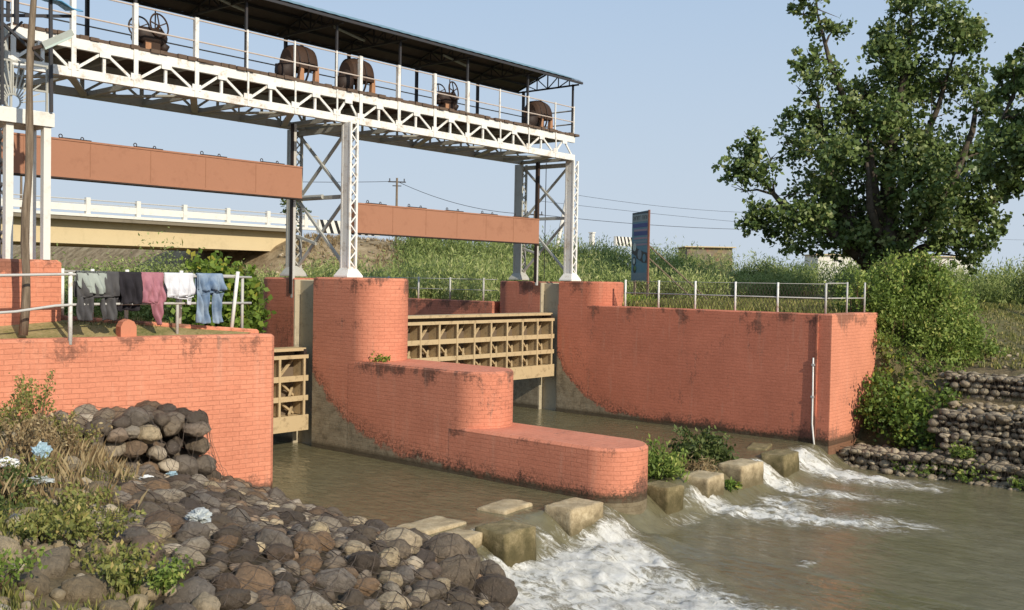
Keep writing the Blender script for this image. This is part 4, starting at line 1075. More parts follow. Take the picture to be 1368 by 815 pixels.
# power poles and wires
def ppole(x, y, z0, z1, label, lean=(0, 0), arm=True, r=.13):
    e = empty('power_pole', (x, y, z0), label, 'power pole', 'power poles beyond the road')
    local(e, MB().tube([(x, y, z0), (x+lean[0], y+lean[1], z1)], [r, r*.7], 8).build('shaft', M['concrete_white'] if r > .14 else M['wood']))
    if arm:
        tx, ty = x+lean[0], y+lean[1]
        mb = MB().bar((tx-.6, ty+.5, z1-.35), (tx+.6, ty-.5, z1-.35), .1).bar((tx-.3, ty+.25, z1-.7), (tx+.3, ty-.25, z1-.7), .08)
        for s in (-.5, 0, .5): mb.tube([(tx+s, ty-s*.8, z1-.3), (tx+s, ty-s*.8, z1-.05)], .05, 6)
        local(e, mb.build('crossarm', M['dark_steel']))
    return V(x+lean[0], y+lean[1], z1-.3)
t1 = ppole(62, 66.2, 5.5, 12.7, 'thin power pole with crossarm above the right counterweight beam')
t2 = ppole(71.0, 55.4, 5.5, 11.9, 'tall pale leaning power pole seen between the right lattice legs', (.9, -.7), False, .2)
t3 = ppole(69.6, 56.6, 5.5, 10.0, 'short dark power pole left of the tall pale one between the right lattice legs', (0, 0), True, .12)
t0 = ppole(38, 86, 5.5, 13.2, 'faint distant power pole left of the left lattice legs')
t4 = V(120, 42, 11); t5 = V(190, 30, 12)
wi = 0
for a, b, sag, lb in ((t0, t1, .6, 'power line sagging between the lattice legs and the thin power pole'), (t1, t3+V(0, 0, 0), .7, 'power line sagging down from the thin power pole to the short dark pole'), (t3, t4, .9, 'lower power line crossing behind the billboard'), (t3+V(0, 0, 1.2), t5, 1.2, 'upper faint power line crossing above the billboard'), (t2, t4+V(0, 4, 2), 1.0, 'middle faint power line right of the gantry')):
    pts = [a.lerp(b, k/16)-V(0, 0, sag*4*(k/16)*(1-k/16)) for k in range(17)]
    tag(MB().tube(pts, .022 if wi < 3 else .015, 4).build('power_line', M['cable']), lb, 'power line', 'power lines beyond the road'); wi += 1

path = MB(); pp = [(34, 13.6), (36.5, 16.2), (39, 18.6), (42, 21.0)]
for (a, b), (c, d) in zip(pp[:-1], pp[1:]): path.add([(a-.5, b+.5, gz(a-.5, b+.5)+.05), (a+.5, b-.5, gz(a+.5, b-.5)+.05), (c+.5, d-.5, gz(c+.5, d-.5)+.05), (c-.5, d+.5, gz(c-.5, d+.5)+.05)], [(0, 1, 2, 3)])
tag(path.build('dirt_path', M['slope']), kind='structure')
# low distant buildings on the right skyline
for x, y, w_, h_, z_, mt, lb in ((112, 40, 17, 1.0, 6.2, 'concrete_white', 'long low white building on the horizon left of the tree trunk'), (120, 22, 10, .8, 6.0, 'concrete_white', 'low white shed on the horizon right of the tree trunk'), (84, 47.2, 4.2, .45, 6.75, 'slope', 'low tan stone hut on the skyline right of the billboard')):
    e = empty('low_building', (x, y, z_), lb, 'building')
    dv = V(.65, -.76, 0); nv_ = V(.76, .65, 0)
    mb = MB(); c = V(x, y, 0)
    q = [c-dv*w_/2, c+dv*w_/2, c+dv*w_/2+nv_*5, c-dv*w_/2+nv_*5]
    mb.prism([(p.x, p.y) for p in q], z_-3.5, z_+h_, .02); local(e, mb.build('walls', M[mt]))
    q2 = [c-dv*(w_/2+.3)-nv_*.3, c+dv*(w_/2+.3)-nv_*.3, c+dv*(w_/2+.3)+nv_*5.3, c-dv*(w_/2+.3)+nv_*5.3]
    local(e, MB().prism([(p.x, p.y) for p in q2], z_+h_+.003, z_+h_+.1, .02).build('roof', M['bridge']))
    if mt != 'slope':
        for k in range(4):
            p = c-dv*w_*.4+dv*w_*.25*k-nv_*.01; a = p+dv*.5
            local(e, MB().add([(p.x, p.y, z_+.3), (a.x, a.y, z_+.3), (a.x, a.y, z_+.7), (p.x, p.y, z_+.7)], [(0, 1, 2, 3)]).build('window', M['black']))

# ------------------------------------------------------------------ concrete blocks in the rapids
def block(name, label, cx, cy, sx, sy, z0, z1, rot=0, tilt=0, mat='block', seed=0):
    bm = bmesh.new(); bmesh.ops.create_cube(bm, size=1)
    bmesh.ops.subdivide_edges(bm, edges=bm.edges[:], cuts=13, use_grid_fill=True)
    hx = V(sx/2, sy/2, (z1-z0)/2); rr = .035
    for v in bm.verts:
        p = V(v.co.x*2*hx.x, v.co.y*2*hx.y, v.co.z*2*hx.z)
        q = V(*(max(-(h-rr), min(h-rr, c)) for c, h in zip(p, hx)))
        d = p-q
        v.co = q + (d.normalized()*rr if d.length > 1e-6 else d)
    for v in bm.verts:
        n_ = noise.noise_vector(v.co*2.2+Vector((seed*3.1, 0, 0)))*.022 + noise.noise_vector(v.co*9+Vector((seed, 5, 0)))*.013
        v.co += n_
    me = bpy.data.meshes.new(name); bm.to_mesh(me); bm.free()
    me.polygons.foreach_set('use_smooth', [True]*len(me.polygons)); me.materials.append(M[mat])
    o = bpy.data.objects.new(name, me); COL.objects.link(o); o.location = (cx, cy, (z0+z1)/2); o.rotation_euler = (tilt*.4, tilt*.3, rot)
    return tag(o, label, 'concrete block', 'concrete blocks standing in the rapids')
block('concrete_block', 'brown-topped concrete block with white water rushing on both sides, nearest the boulders', 12.02, 10.25, .78, .66, -1.3, .12, .02, .02, 'block_wet', 1)
block('concrete_block', 'pale sunlit concrete block just left of the rounded pier foot', 14.05, 10.42, .92, .62, -1.3, .13, -.03, .0, 'block', 2)
block('concrete_block', 'mossy green-stained concrete block tight against the right side of the pier foot', 16.72, 10.30, .62, .62, -1.3, .10, .0, .02, 'block_wet', 3)
block('concrete_block', 'pale concrete block below the green weeds, left of two neighbours in the right channel', 18.32, 10.32, .78, .62, -1.3, .07, .08, -.05, 'block', 4)
block('concrete_block', 'cream concrete block right of the green weeds, middle of the right channel', 19.86, 10.28, .98, .60, -1.3, .13, -.02, .0, 'block', 5)
block('concrete_block', 'brown concrete block standing alone in foam nearest the right abutment corner', 21.70, 10.26, .86, .60, -1.3, .12, .05, .0, 'block_wet', 6)
block('concrete_block', 'low flat slab with pale top barely above the calm pool', 13.38, 11.42, .88, .62, -1.3, .055, .12, -.03, 'block', 7)
block('concrete_block', 'long flat tan slab at the pool edge beside the boulders', 11.52, 11.38, 1.0, .66, -1.3, .06, .05, .02, 'block', 8)
block('concrete_block', 'small half-sunk tan slab tucked behind the last big boulder', 11.28, 10.55, .6, .5, -1.3, .08, .2, .03, 'block', 9)
block('concrete_block', 'dark submerged lump at the foot of the right abutment behind the foam', 22.75, 11.3, .9, .5, -1.3, .04, .3, .02, 'block_wet', 10)

# ------------------------------------------------------------------ boulders on the near bank
def rock_mesh(name, seed, sub, mat, flat=.62, angular=.0):
    bm = bmesh.new(); bmesh.ops.create_icosphere(bm, subdivisions=sub, radius=1)
    r_ = random.Random(seed); off = Vector((seed*7.7, seed*3.3, seed*1.9)); ax_ = r_.uniform(.68, .95); fl_ = flat*r_.uniform(.85, 1.15)
    planes = [(Vector((r_.uniform(-1, 1), r_.uniform(-1, 1), r_.uniform(-.6, 1))).normalized(), r_.uniform(.74, .95)) for _ in range(9)]
    for v in bm.verts:
        p = v.co.copy()
        p *= 1 + .26*noise.noise(p*1.1+off) + .12*noise.noise(p*2.4+off) + .055*noise.noise(p*5+off) + .02*noise.noise(p*12+off)
        for n_, d_ in planes:
            k = p.dot(n_)-d_
            if k > 0: p -= n_*k*.8
        v.co = Vector((p.x, p.y*ax_, p.z*fl_))
    me = bpy.data.meshes.new(name); bm.to_mesh(me); bm.free()
    me.polygons.foreach_set('use_smooth', [True]*len(me.polygons)); me.materials.append(mat)
    return me
dark_m = [rock_mesh('boulder', 10+i, 4, M['rock_dark'], .66) for i in range(9)]
pale_m = [rock_mesh('cobble', 40+i, 3, M['rock_pale'], .6) for i in range(6)]
class Grid:
    def __init__(s, c=.5): s.c = c; s.d = {}
    def near(s, x, y, r, k):
        ci, cj = int(x//s.c), int(y//s.c); R = int((r+.5)//s.c)+1
        for i in range(ci-R, ci+R+1):
            for j in range(cj-R, cj+R+1):
                for (a, b, q) in s.d.get((i, j), ()):
                    if (a-x)**2+(b-y)**2 < ((q+r)*k)**2: return True
        return False
    def put(s, x, y, r): s.d.setdefault((int(x//s.c), int(y//s.c)), []).append((x, y, r))
NB_H = lambda x, y: gz(x, y)
placed = []          # (mesh, x, y, z, r, rot, dark)
grid = Grid()
def try_rocks(n, r0_, r1_, k, region, zoff=.0, tries=40, kind='d'):
    c = 0
    for _ in range(n*tries):
        if c >= n: break
        x = rnd.uniform(3.2, 10.9); y = rnd.uniform(5.2, 15.3)
        if not region(x, y): continue
        r = rnd.uniform(r0_, r1_)
        if grid.near(x, y, r, k): continue
        grid.put(x, y, r); placed.append([kind, x, y, NB_H(x, y)+r*.22+zoff, r]); c += 1
    return c
toe = lambda y: 10.75+.25*math.sin(y*.9)-.85*float(ss(12.2, 9.6, y))-.95*min(5, max(0, 9.0-y))
dbd = lambda y: 3.7+(12-y)*.45-.95*min(5, max(0, 9.0-y))+.3*math.sin(y*2.3)
wallclear = lambda x, y: y < 15.32+(11.3-x)*.19-.12
big = lambda x, y: toe(y)-dbd(y) < x < toe(y)+.02 and wallclear(x, y) and not (x < 9.4 and y > 13.9)
edge = lambda x, y: toe(y)-.7 < x < toe(y)+.1 and y < 11.6 and wallclear(x, y)
pale = lambda x, y: toe(y)-dbd(y)-3.2 < x < toe(y)-dbd(y)+.3 and wallclear(x, y) and y < 13.6
# named large ones at the water's edge
for x, y, r in ((9.95, 9.35, .38), (9.4, 9.0, .32), (9.45, 9.65, .30), (8.95, 8.4, .31), (9.95, 10.05, .30), (9.75, 10.7, .28), (8.75, 9.2, .28), (10.0, 8.75, .31), (9.45, 8.3, .30), (10.2, 9.05, .3)):
    grid.put(x, y, r*.9); placed.append(['d', x, y, NB_H(x, y)+r*.25, r])
try_rocks(30, .20, .27, .80, edge)
try_rocks(150, .145, .21, .86, big)
try_rocks(480, .085, .14, .86, big)
nb_big = len(placed)
try_rocks(70, .07, .20, .95, pale, kind='p')
# the upper netted stack against the wall
stack = []
for layer, (zz, xr, yr_, nn) in enumerate(((.95, (7.2, 9.45), (14.15, 15.4), 30), (1.24, (7.1, 9.4), (14.2, 15.5), 30), (1.5, (7.0, 9.35), (14.25, 15.55), 30), (1.66, (7.0, 9.2), (14.35, 15.55), 26))):
    gg = Grid(); c = 0
    for _ in range(900):
        if c >= nn: break
        x = rnd.uniform(*xr); y = rnd.uniform(*yr_)
        r = rnd.uniform(.15, .24)
        if not wallclear(x, y-.02) or gg.near(x, y, r, .72): continue
        gg.put(x, y, r); placed.append(['d', x, y, zz+rnd.uniform(-.06, .06)-.12*max(0, x-8.9), r]); c += 1
def zone(k, x, y):
    if k == 'p': return 'pale tan cobble lying loose among the weeds at the lower left'
    if y > 13.9 and x < 9.6: return 'grey-brown boulder in the netted stack leaning against the near brick wing wall'
    if x > toe(y)-1.0: return 'dark smooth boulder on the wire-netted edge beside the white water' if y < 11.3 else 'brown boulder on the netted edge of the calm pool near the wing wall corner'
    if y > 12: return 'brown boulder on the netted slope just below the stacked boulders'
    return 'grey-brown boulder in the middle of the wire-netted slope in the foreground'
kin = {'d': 'boulders held under wire netting on the near bank', 'p': 'pale cobbles among the weeds on the near bank'}
placed.sort(key=lambda q: -q[4]/math.hypot(q[1], q[2]))
lim = 260
objs = []
for i, (k, x, y, z, r) in enumerate(placed[:lim+60]):
    me = rnd.choice(dark_m if k == 'd' else pale_m)
    o = bpy.data.objects.new('boulder' if k == 'd' else 'cobble', me)
    COL.objects.link(o); o.location = (x, y, z)
    s = r*rnd.uniform(1.08, 1.2); o.scale = (s, s*rnd.uniform(.85, 1.05), s*rnd.uniform(.85, 1.1))
    o.rotation_euler = (rnd.uniform(-.35, .35), rnd.uniform(-.15, .5), rnd.uniform(0, 2*PI))
    tag(o, zone(k, x, y), 'boulder' if k == 'd' else 'cobble', kin[k]); objs.append(o)

def joined_rocks(name, items, mats_mesh, mat, parent=None):
    """many small stones as one mesh; items: x,y,z,r"""
    Vs, Fs, R = [], [], []; b = 0
    cache = []
    for me in mats_mesh:
        co = np.zeros(len(me.vertices)*3); me.vertices.foreach_get('co', co); fi = np.array([p.vertices[:] for p in me.polygons]); cache.append((co.reshape(-1, 3), fi))
    for (x, y, z, r) in items:
        co, fi = cache[rnd.randrange(len(cache))]
        a, t = rnd.uniform(0, 2*PI), rnd.uniform(-.4, .4)
        Rm = np.array(Matrix.Rotation(a, 3, 'Z') @ Matrix.Rotation(t, 3, 'X'))
        sc_ = np.array([r, r*rnd.uniform(.8, 1.1), r*rnd.uniform(.8, 1.15)])
        Vs.append((co*sc_)@Rm.T+np.array([x, y, z])); Fs.append(fi+b); b += len(co); R.append(np.full(len(fi), rnd.random()))
    return np_mesh(name, np.concatenate(Vs), np.concatenate(Fs), mat, parent, True, fattr={'rnd': np.concatenate(R)})
mid_m = [rock_mesh('pebble', 110+i, 3, M['rock_dark'], .66) for i in range(6)]
small_m = [rock_mesh('pebble', 70+i, 2, M['rock_dark'], .7) for i in range(5)]
fill = []
for _ in range(9000):
    if len(fill) > 800: break
    x = rnd.uniform(3.0, 11.0); y = rnd.uniform(5.0, 15.4)
    if not (toe(y)-dbd(y)-3.2 < x < toe(y)+.1 and wallclear(x, y)): continue
    r = rnd.uniform(.05, .13)
    if grid.near(x, y, r, .85): continue
    if x < toe(y)-dbd(y) and rnd.random() < .5: continue
    grid.put(x, y, r); fill.append((x, y, NB_H(x, y)+r*.3, r))
fd = [f for f in fill if f[0] > toe(f[1])-dbd(f[1])]; fp = [f for f in fill if f[0] <= toe(f[1])-dbd(f[1])]
tag(joined_rocks('pebbles', fd, small_m, M['rock_dark']), 'small dark stones wedged between the boulders of the netted slope', 'pebbles', kind='stuff')
tag(joined_rocks('pale_pebbles', fp, small_m, M['rock_pale']), 'small pale stones scattered among the weeds at the lower left', 'pebbles', kind='stuff')

rest = joined_rocks('small_boulders', [(x, y, z, r*1.12) for k, x, y, z, r in placed[lim+60:] if k == 'd'], mid_m, M['rock_dark'])
tag(rest, 'mass of smaller grey-brown boulders packed between the larger ones on the netted slope', 'boulders', kind='stuff')
# wire netting draped on the boulders
bpy.context.view_layer.update()
av, af = [], []
for o in objs:
    me = o.data; mw = Matrix.LocRotScale(o.location, o.rotation_euler, o.scale); b = len(av)
    if o.name.startswith('cobble'): continue
    av += [mw @ v.co for v in me.vertices]; af += [[b+k for k in p.vertices] for p in me.polygons]
b = len(av); av += [v.co.copy() for v in rest.data.vertices]; af += [[b+k for k in p.vertices] for p in rest.data.polygons]
b = len(av)
for i in range(61):
    for j in range(81):
        x = 4+i*.12; y = 5.5+j*.125; av.append(Vector((x, y, NB_H(x, y)+.08)))
for i in range(60):
    for j in range(80): af.append([b+i*81+j, b+(i+1)*81+j, b+(i+1)*81+j+1, b+i*81+j+1])
bvh = BVHTree.FromPolygons(av, af)
def hit(x, y):
    h = bvh.ray_cast(Vector((x, y, 6)), Vector((0, 0, -1)))
    return h[0].z if h[0] else None
net = MB(); netu = MB()
def drape(mb, p, q, r_=.0034, step=.065):
    n_ = max(2, int((Vector(q)-Vector(p)).length/step)); prev = None; zp = None
    run = []
    for k in range(n_+1):
        x = p[0]+(q[0]-p[0])*k/n_ + .03*noise.noise(V(p[0]*3+k*.2, p[1]*3, 1)); y = p[1]+(q[1]-p[1])*k/n_ + .03*noise.noise(V(p[0]*3+k*.2, p[1]*3, 7))
        if not (x < toe(y)+.25 and wallclear(x, y)): z = None
        else: z = hit(x, y)
        run.append((x, y, z))
    zs = [z for _, _, z in run]
    for it in range(2):        # wire bridges the gaps between neighbouring stones
        zs2 = zs[:]
        for k in range(2, len(zs)-2):
            if None in zs[k-2:k+3]: continue
            zs2[k] = max(zs[k], (zs[k-2]+zs[k+2])/2-.015)
        zs = zs2
    cur = []
    for (x, y, _), z in zip(run, zs):
        if z is None:
            if len(cur) > 1: mb.tube(cur, r_, 3, False)
            cur = []
        else: cur.append((x, y, z+.010))
    if len(cur) > 1: mb.tube(cur, r_, 3, False)
sp_ = .24
for k in range(-34, 66):
    a = k*sp_
    drape(net, (5.0, 5.5+a), (11.0, 5.5+a+4.3)); drape(net, (5.0, 5.5+a+4.7), (11.0, 5.5+a))
for k in range(6): drape(net, (6.2+k*.9, 6.5), (6.6+k*.9, 15.5), .006)
tag(net.build('wire_netting', M['wire']), 'dark rusty wire netting stretched over the boulders of the near bank', 'netting')

# ------------------------------------------------------------------ gabions on the far bank
gab_m = [rock_mesh('gabion_stone', 90+i, 2, M['rock_gab'], .58) for i in range(7)]
def gabion(label, x0, x1, y0, y1, z0, z1, size=(.07, .17)):
    """stone-filled basket; its open face looks towards -x, with the top visible"""
    e = empty('gabion_basket', ((x0+x1)/2, (y0+y1)/2, z0), label, 'gabion', 'gabion baskets on the far bank')
    it = []; r = sum(size)/2
    n_rows = max(2, int((z1-z0)/(r*1.2)))
    for i in range(n_rows):
        z = z0 + (i+.5)*(z1-z0)/n_rows; y = y0
        while y < y1:
            q = rnd.uniform(*size); it.append((x0+rnd.uniform(-.02, .06)+.05*math.sin(y*2.2), y+q*.9, z+rnd.uniform(-.04, .04), q)); y += q*1.6
        x = x0                                       # the end towards the wing wall
        while x < x1:
            q = rnd.uniform(*size); it.append((x+q, y0+.02, z+rnd.uniform(-.04, .04), q)); x += q*1.8
    y = y0
    while y < y1:
        x = x0
        while x < x1:
            q = rnd.uniform(*size); it.append((x+rnd.uniform(-.03, .03), y+rnd.uniform(-.04, .04), z1-.03+rnd.uniform(-.03, .05), q)); x += .22
        y += .22
    local(e, joined_rocks('stones', it, gab_m, M['rock_gab']))
    local(e, MB().box((x0+.12, y0+.1, z0-.4), (x1, y1, z1-.08)).build('shade_core', M['shade_core']))  # added dark box, paints the shade in the gaps between stones
    nt = MB(); y = y0
    while y < y1-.14:
        nt.bar((x0-.13, y, z0), (x0-.13, y+.14, z1), .006); nt.bar((x0-.13, y+.14, z0), (x0-.13, y, z1), .006); y += .14
    nt.bar((x0-.1, y0, z1+.06), (x0-.1, y1, z1+.06), .014); nt.bar((x0-.1, y0, z0), (x0-.1, y1, z0), .014)
    local(e, nt.build('wire_mesh', M['wire']))
for lb, *a in (('lowest gabion at the water line right of the wing wall corner, pale crumbled top', 24.75, 25.9, 8.2, 10.05, -.75, -.12),
               ('bottom gabion below the leafy bush on the far bank', 24.80, 26.0, 6.4, 8.18, -.75, -.08),
               ('bottom gabion at the right edge of the photo, touching the water', 24.80, 26.0, 1.0, 6.38, -.75, -.08),
               ('middle-tier gabion beside the leafy bush', 25.30, 26.6, 6.2, 7.75, -.06, .42),
               ('middle-tier gabion at the right edge of the photo', 25.30, 26.6, 1.0, 6.18, -.06, .42),
               ('third-tier gabion beside the leafy bush with a pale cobbled top', 25.65, 27.2, 6.6, 8.1, .44, .92),
               ('third-tier gabion at the right edge of the photo with a pale cobbled top', 25.65, 27.2, 1.0, 6.58, .44, .92),
               ('top gabion set back behind the pale cobble ledge on the far bank', 27.4, 28.6, 3.0, 8.4, 1.1, 1.72)):
    gabion(lb, *a)
it = [(rnd.uniform(26.2, 27.4), rnd.uniform(2, 8), .98+rnd.uniform(0, .1), rnd.uniform(.05, .12)) for _ in range(260)]
it += [(rnd.uniform(28.6, 30.5), rnd.uniform(2, 8), 0, rnd.uniform(.05, .1)) for _ in range(90)]
it = [(x, y, z if z else gz(x, y)+.02, r) for x, y, z, r in it]
tag(joined_rocks('ledge_cobbles', it, gab_m, M['rock_pale']), 'strip of pale sunlit cobbles on the ledge above the third gabion tier', 'cobbles', kind='stuff')
it = [(24.5+.35*rnd.random(), 9.9-rnd.random()*8.5, -.6+rnd.uniform(-.05, .12), rnd.uniform(.06, .16)) for _ in range(90)]
tag(joined_rocks('shore_stones', it, gab_m, M['rock_gab']), 'wet dark stones along the foot of the far bank gabions', 'stones', kind='stuff')

# ------------------------------------------------------------------ foliage
def leaves(name, cent, mat, size=.1, asp=.5, parent=None, updir=0., bright=None, nrm_bias=None):
    """one leaf-shaped quad per centre"""
    n = len(cent); c = np.asarray(cent, float)
    d = rng.normal(size=(n, 3)); d[:, 2] += updir*1.6; d /= np.linalg.norm(d, axis=1)[:, None]
    o = rng.normal(size=(n, 3)); s = np.cross(d, o); s /= np.linalg.norm(s, axis=1)[:, None]
    nn = np.cross(d, s)
    L_ = size*rng.uniform(.6, 1.25, n)[:, None]; W_ = L_*asp*.5
    v = np.stack([c-d*L_*.5, c-d*L_*.02+s*W_+nn*L_*.06, c+d*L_*.5, c-d*L_*.02-s*W_+nn*L_*.06], 1).reshape(-1, 3)
    q = np.arange(n*4).reshape(-1, 4)
    r = rng.random(n) if bright is None else np.clip(bright+rng.normal(0, .17, n), 0, 1)
    return np_mesh(name, v, q, mat, parent, False, fattr={'rnd': r})

def clumpy(centre, rad, n, sub=26, k=.28, zcut=None):
    """leaf centres gathered in little sprays through an ellipsoid, denser towards its skin"""
    centre = np.array(centre, float); rad = np.array(rad if np.ndim(rad) else [rad]*3, float)
    m = max(1, n//sub)
    u = rng.normal(size=(m, 3)); u /= np.linalg.norm(u, axis=1)[:, None]
    rr = rng.uniform(.15, 1.0, m)**.45
    rr *= 1+.18*rng.normal(size=m)
    cc = centre+u*rr[:, None]*rad
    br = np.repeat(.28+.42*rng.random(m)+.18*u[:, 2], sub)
    p = np.repeat(cc, sub, 0)+rng.normal(size=(m*sub, 3))*rad.mean()*k*rng.uniform(.5, 1.1, m).repeat(sub)[:, None]
    return p, br

def camspace(base, s, dpt, h):
    """point s metres to the side and dpt metres beyond the tree's foot"""
    return (base[0]+.648*s+.762*dpt, base[1]-.762*s+.648*dpt, base[2]+h)

def tree(base, blobs, limbs, label, n_leaf, size, mat, trunk, name='broadleaf_tree', group=None):
    e = empty(name, base, label, 'tree', group)
    P_, B_ = [], []
    for s, h, r in blobs:
        if rnd.random() < .17: continue
        d = rng.uniform(-1, 1)*1.6*(1 if r > .9 else .6)
        r *= .86; p, b = clumpy(camspace(base, s, d, h), (r, r*1.15, r*.88), int(n_leaf*(r/1.2)**2), 22, .24)
        P_.append(p); B_.append(b)
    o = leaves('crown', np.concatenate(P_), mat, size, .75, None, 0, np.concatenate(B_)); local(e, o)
    mb = MB()
    for pts, rs in limbs: mb.tube([camspace(base, *p) for p in pts], rs, 8)
    sk = []
    for pts, rs in limbs:
        for (p, q), (ra, rb_) in zip(zip(pts[:-1], pts[1:]), zip(rs[:-1], rs[1:])):
            for t in (0, .33, .66, 1): sk.append((Vector(p).lerp(Vector(q), t), ra+(rb_-ra)*t))
    for s, h, r in blobs:
        c = Vector((s, 0, h)); cand = [k for k in sk if k[0].z < h+.2] or sk
        p, rr = min(cand, key=lambda k: (k[0]-c).length + .5*max(0, k[0].z-h+.8)); mid = p.lerp(c, .5)+Vector((rnd.uniform(-.2, .2), rnd.uniform(-.3, .3), .15))
        mb.tube([camspace(base, *p), camspace(base, *mid), camspace(base, *c)], [min(rr*.6, .09), .05, .018], 5, False)
        for q in range(3):
            d = Vector((rnd.uniform(-1, 1), rnd.uniform(-1, 1), rnd.uniform(-.2, 1))).normalized()*r*.8
            mb.tube([camspace(base, *mid.lerp(c, .7)), camspace(base, *(c+d))], [.03, .008], 4, False)
    local(e, mb.build('trunk', M['bark'], smooth=True))
    return e
TB = (44.3, 16.4, 2.7)       # big tree: metres at its own distance
def blob_px(lst, u0=1178, v0=420, k=30.1): return [((u-u0)/k, (v0-v)/k, r/k) for u, v, r in lst]
crown = blob_px([(1085,22,36),(1068,-2,30),(1105,50,24),(1062,30,20),(1190,18,26),(1205,-4,22),(1228,30,36),(1256,62,38),(1282,58,24),(1195,58,34),(1163,62,26),(1170,88,34),
  (1205,100,42),(1248,112,42),(1284,110,30),(1075,92,26),(1092,118,30),(1066,132,20),(1090,150,34),(1062,158,22),(1085,178,40),(1128,160,30),(1150,128,30),(1160,165,38),(1200,150,44),(1240,160,44),(1280,150,32),
  (1065,205,26),(1100,215,40),(1140,205,40),(1185,205,46),(1230,210,46),(1275,200,40),(1308,205,26),(1000,190,14),(992,208,24),(975,235,22),(1005,235,32),(1030,215,30),(1035,250,38),(990,262,26),(1060,262,38),(1092,262,40),(1012,285,26),(1000,300,20),(1040,296,30),(1066,302,32),(1064,330,22),
  (1100,300,36),(1130,285,38),(1130,250,38),(1160,250,44),(1205,250,48),(1250,245,44),(1290,245,38),(1316,240,22),(1180,285,38),(1225,290,42),(1268,290,38),(1300,280,30),(1160,310,26),(1130,318,26),(1210,318,26),(1250,322,26),(1285,315,30),(1315,322,22),(1290,342,18),(1325,300,18),(1100,335,16),(1150,335,16),(1230,338,16),(1165,335,26),(1200,335,24),(1140,300,30),(1185,318,30),
  (1330,255,18)])
limbs = [([(0, 0, 0), (.0, 0, 1.6), (.1, 0, 3.0), (.3, .2, 4.6), (.2, .2, 6.5), (.5, 0, 9.0), (.9, 0, 12), (1.0, 0, 13.5)], [.75, .62, .62, .42, .3, .2, .1, .04]),
         ([(-.2, .1, 1.4), (-1.0, .4, 3.4), (-2.0, .6, 5.4), (-2.6, .4, 7.5), (-3.0, 0, 9.4)], [.42, .32, .24, .15, .06]),
         ([(0, 0, 3.4), (-.6, -.3, 5.6), (-.9, -.3, 7.7), (-1.9, -.3, 9.2), (-2.6, -.2, 11), (-3.1, 0, 13)], [.3, .24, .17, .14, .11, .05]),
         ([(.3, 0, 2.4), (1.6, -.3, 4.0), (2.8, -.5, 6.0), (3.6, -.4, 8.0), (4.0, 0, 10)], [.4, .28, .2, .13, .05]),
         ([(-.1, 0, 1.8), (-2.2, .2, 3.6), (-4.2, .3, 4.6), (-5.8, .2, 6.4)], [.34, .22, .14, .05]),
         ([(.2, 0, 1.8), (1.8, .3, 2.9), (3.6, .2, 3.6), (5.4, 0, 5.6), (6.2, 0, 7.4)], [.34, .22, .16, .1, .04]),
         ([(.2, .2, 4.2), (1.4, .5, 6.6), (2.4, .5, 9.0), (3.0, .3, 11.4)], [.26, .2, .12, .05]),
         ([(.0, -.4, 2.6), (-.9, -.9, 4.6), (-1.2, -1.2, 6.5)], [.25, .17, .07])]
tree(TB, crown, limbs, 'large spreading broadleaf tree with a thick dark trunk and a separate top left leaf cluster', 1080, .23, M['leaf_tree'], None)
crown2 = blob_px([(1385,100,40),(1355,80,16),(1345,120,30),(1348,165,22),(1365,150,40),(1400,180,60),(1322,190,24),(1345,200,34),(1370,225,40),(1352,245,18),(1315,180,20),(1430,130,60),(1460,220,60),(1400,60,30),(1352,70,10),(1420,270,40),(1325,205,34),(1306,232,28),(1345,100,24),(1368,112,36),(1350,240,34)], 1431, 436, 35.6)
limbs2 = [([(0, 0, 0), (0, 0, 2.6), (-.2, 0, 5.5), (-.6, 0, 9.5)], [.5, .4, .3, .08]), ([(-.05, 0, 3), (-1.4, .1, 5), (-2.8, .1, 7.6)], [.28, .18, .05])]
tree((42.2, 8.5, 2.6), crown2, limbs2, 'second dark broadleaf tree leaning in from the right edge of the photo', 900, .25, M['leaf_tree'], None)
# small tree beyond the bridge
tree((56, 73, 5.6), [(0, 4.6, .9), (-.6, 4.0, .8), (.7, 3.9, .8), (0, 3.2, .9), (.2, 5.4, .5)], [([(0, 0, 0), (0, 0, 2.5), (.1, 0, 5)], [.14, .1, .03])], 'small grey-green tree rising behind the bridge parapet', 260, .3, M['leaf_dark'], None, 'small_tree')
tree((78, 72, 5.6), [(0, 3.4, .7), (-.5, 2.9, .6), (.5, 2.7, .6)], [([(0, 0, 0), (0, 0, 3)], [.1, .03])], 'tiny distant tree peeking over the right counterweight beam', 200, .3, M['leaf_dark'], None, 'small_tree')

def bush(name, label, spots, mat, size, asp=.55, updir=.4, stems=True, group=None, cat='bush', sub=26, k=.25, kindstuff=False):
    base = spots[0][0]
    e = empty(name, base, label, cat, group)
    P_, B_ = [], []
    for c, r, n in spots:
        p, b = clumpy(c, r, n, sub, k); P_.append(p); B_.append(b)
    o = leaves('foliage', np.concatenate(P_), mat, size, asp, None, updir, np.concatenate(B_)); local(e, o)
    if stems:
        mb = MB()
        for c, r, n in spots:
            rr = r if np.ndim(r) else (r, r, r)
            g0 = gz(c[0], c[1]); g0 = g0 if g0 < c[2] else c[2]-rr[2]
            g0 = max(g0, c[2]-rr[2]*2.2)
            for q in range(4):
                a = rnd.uniform(0, 2*PI)
                mb.tube([(c[0]+.15*math.cos(a), c[1]+.15*math.sin(a), g0-.05), (c[0]+.3*rr[0]*math.cos(a), c[1]+.3*rr[1]*math.sin(a), c[2]), (c[0]+.75*rr[0]*math.cos(a), c[1]+.75*rr[1]*math.sin(a), c[2]+rr[2]*.6)], [.03, .02, .006], 5)
        local(e, mb.build('stems', M['stem']))
    return e
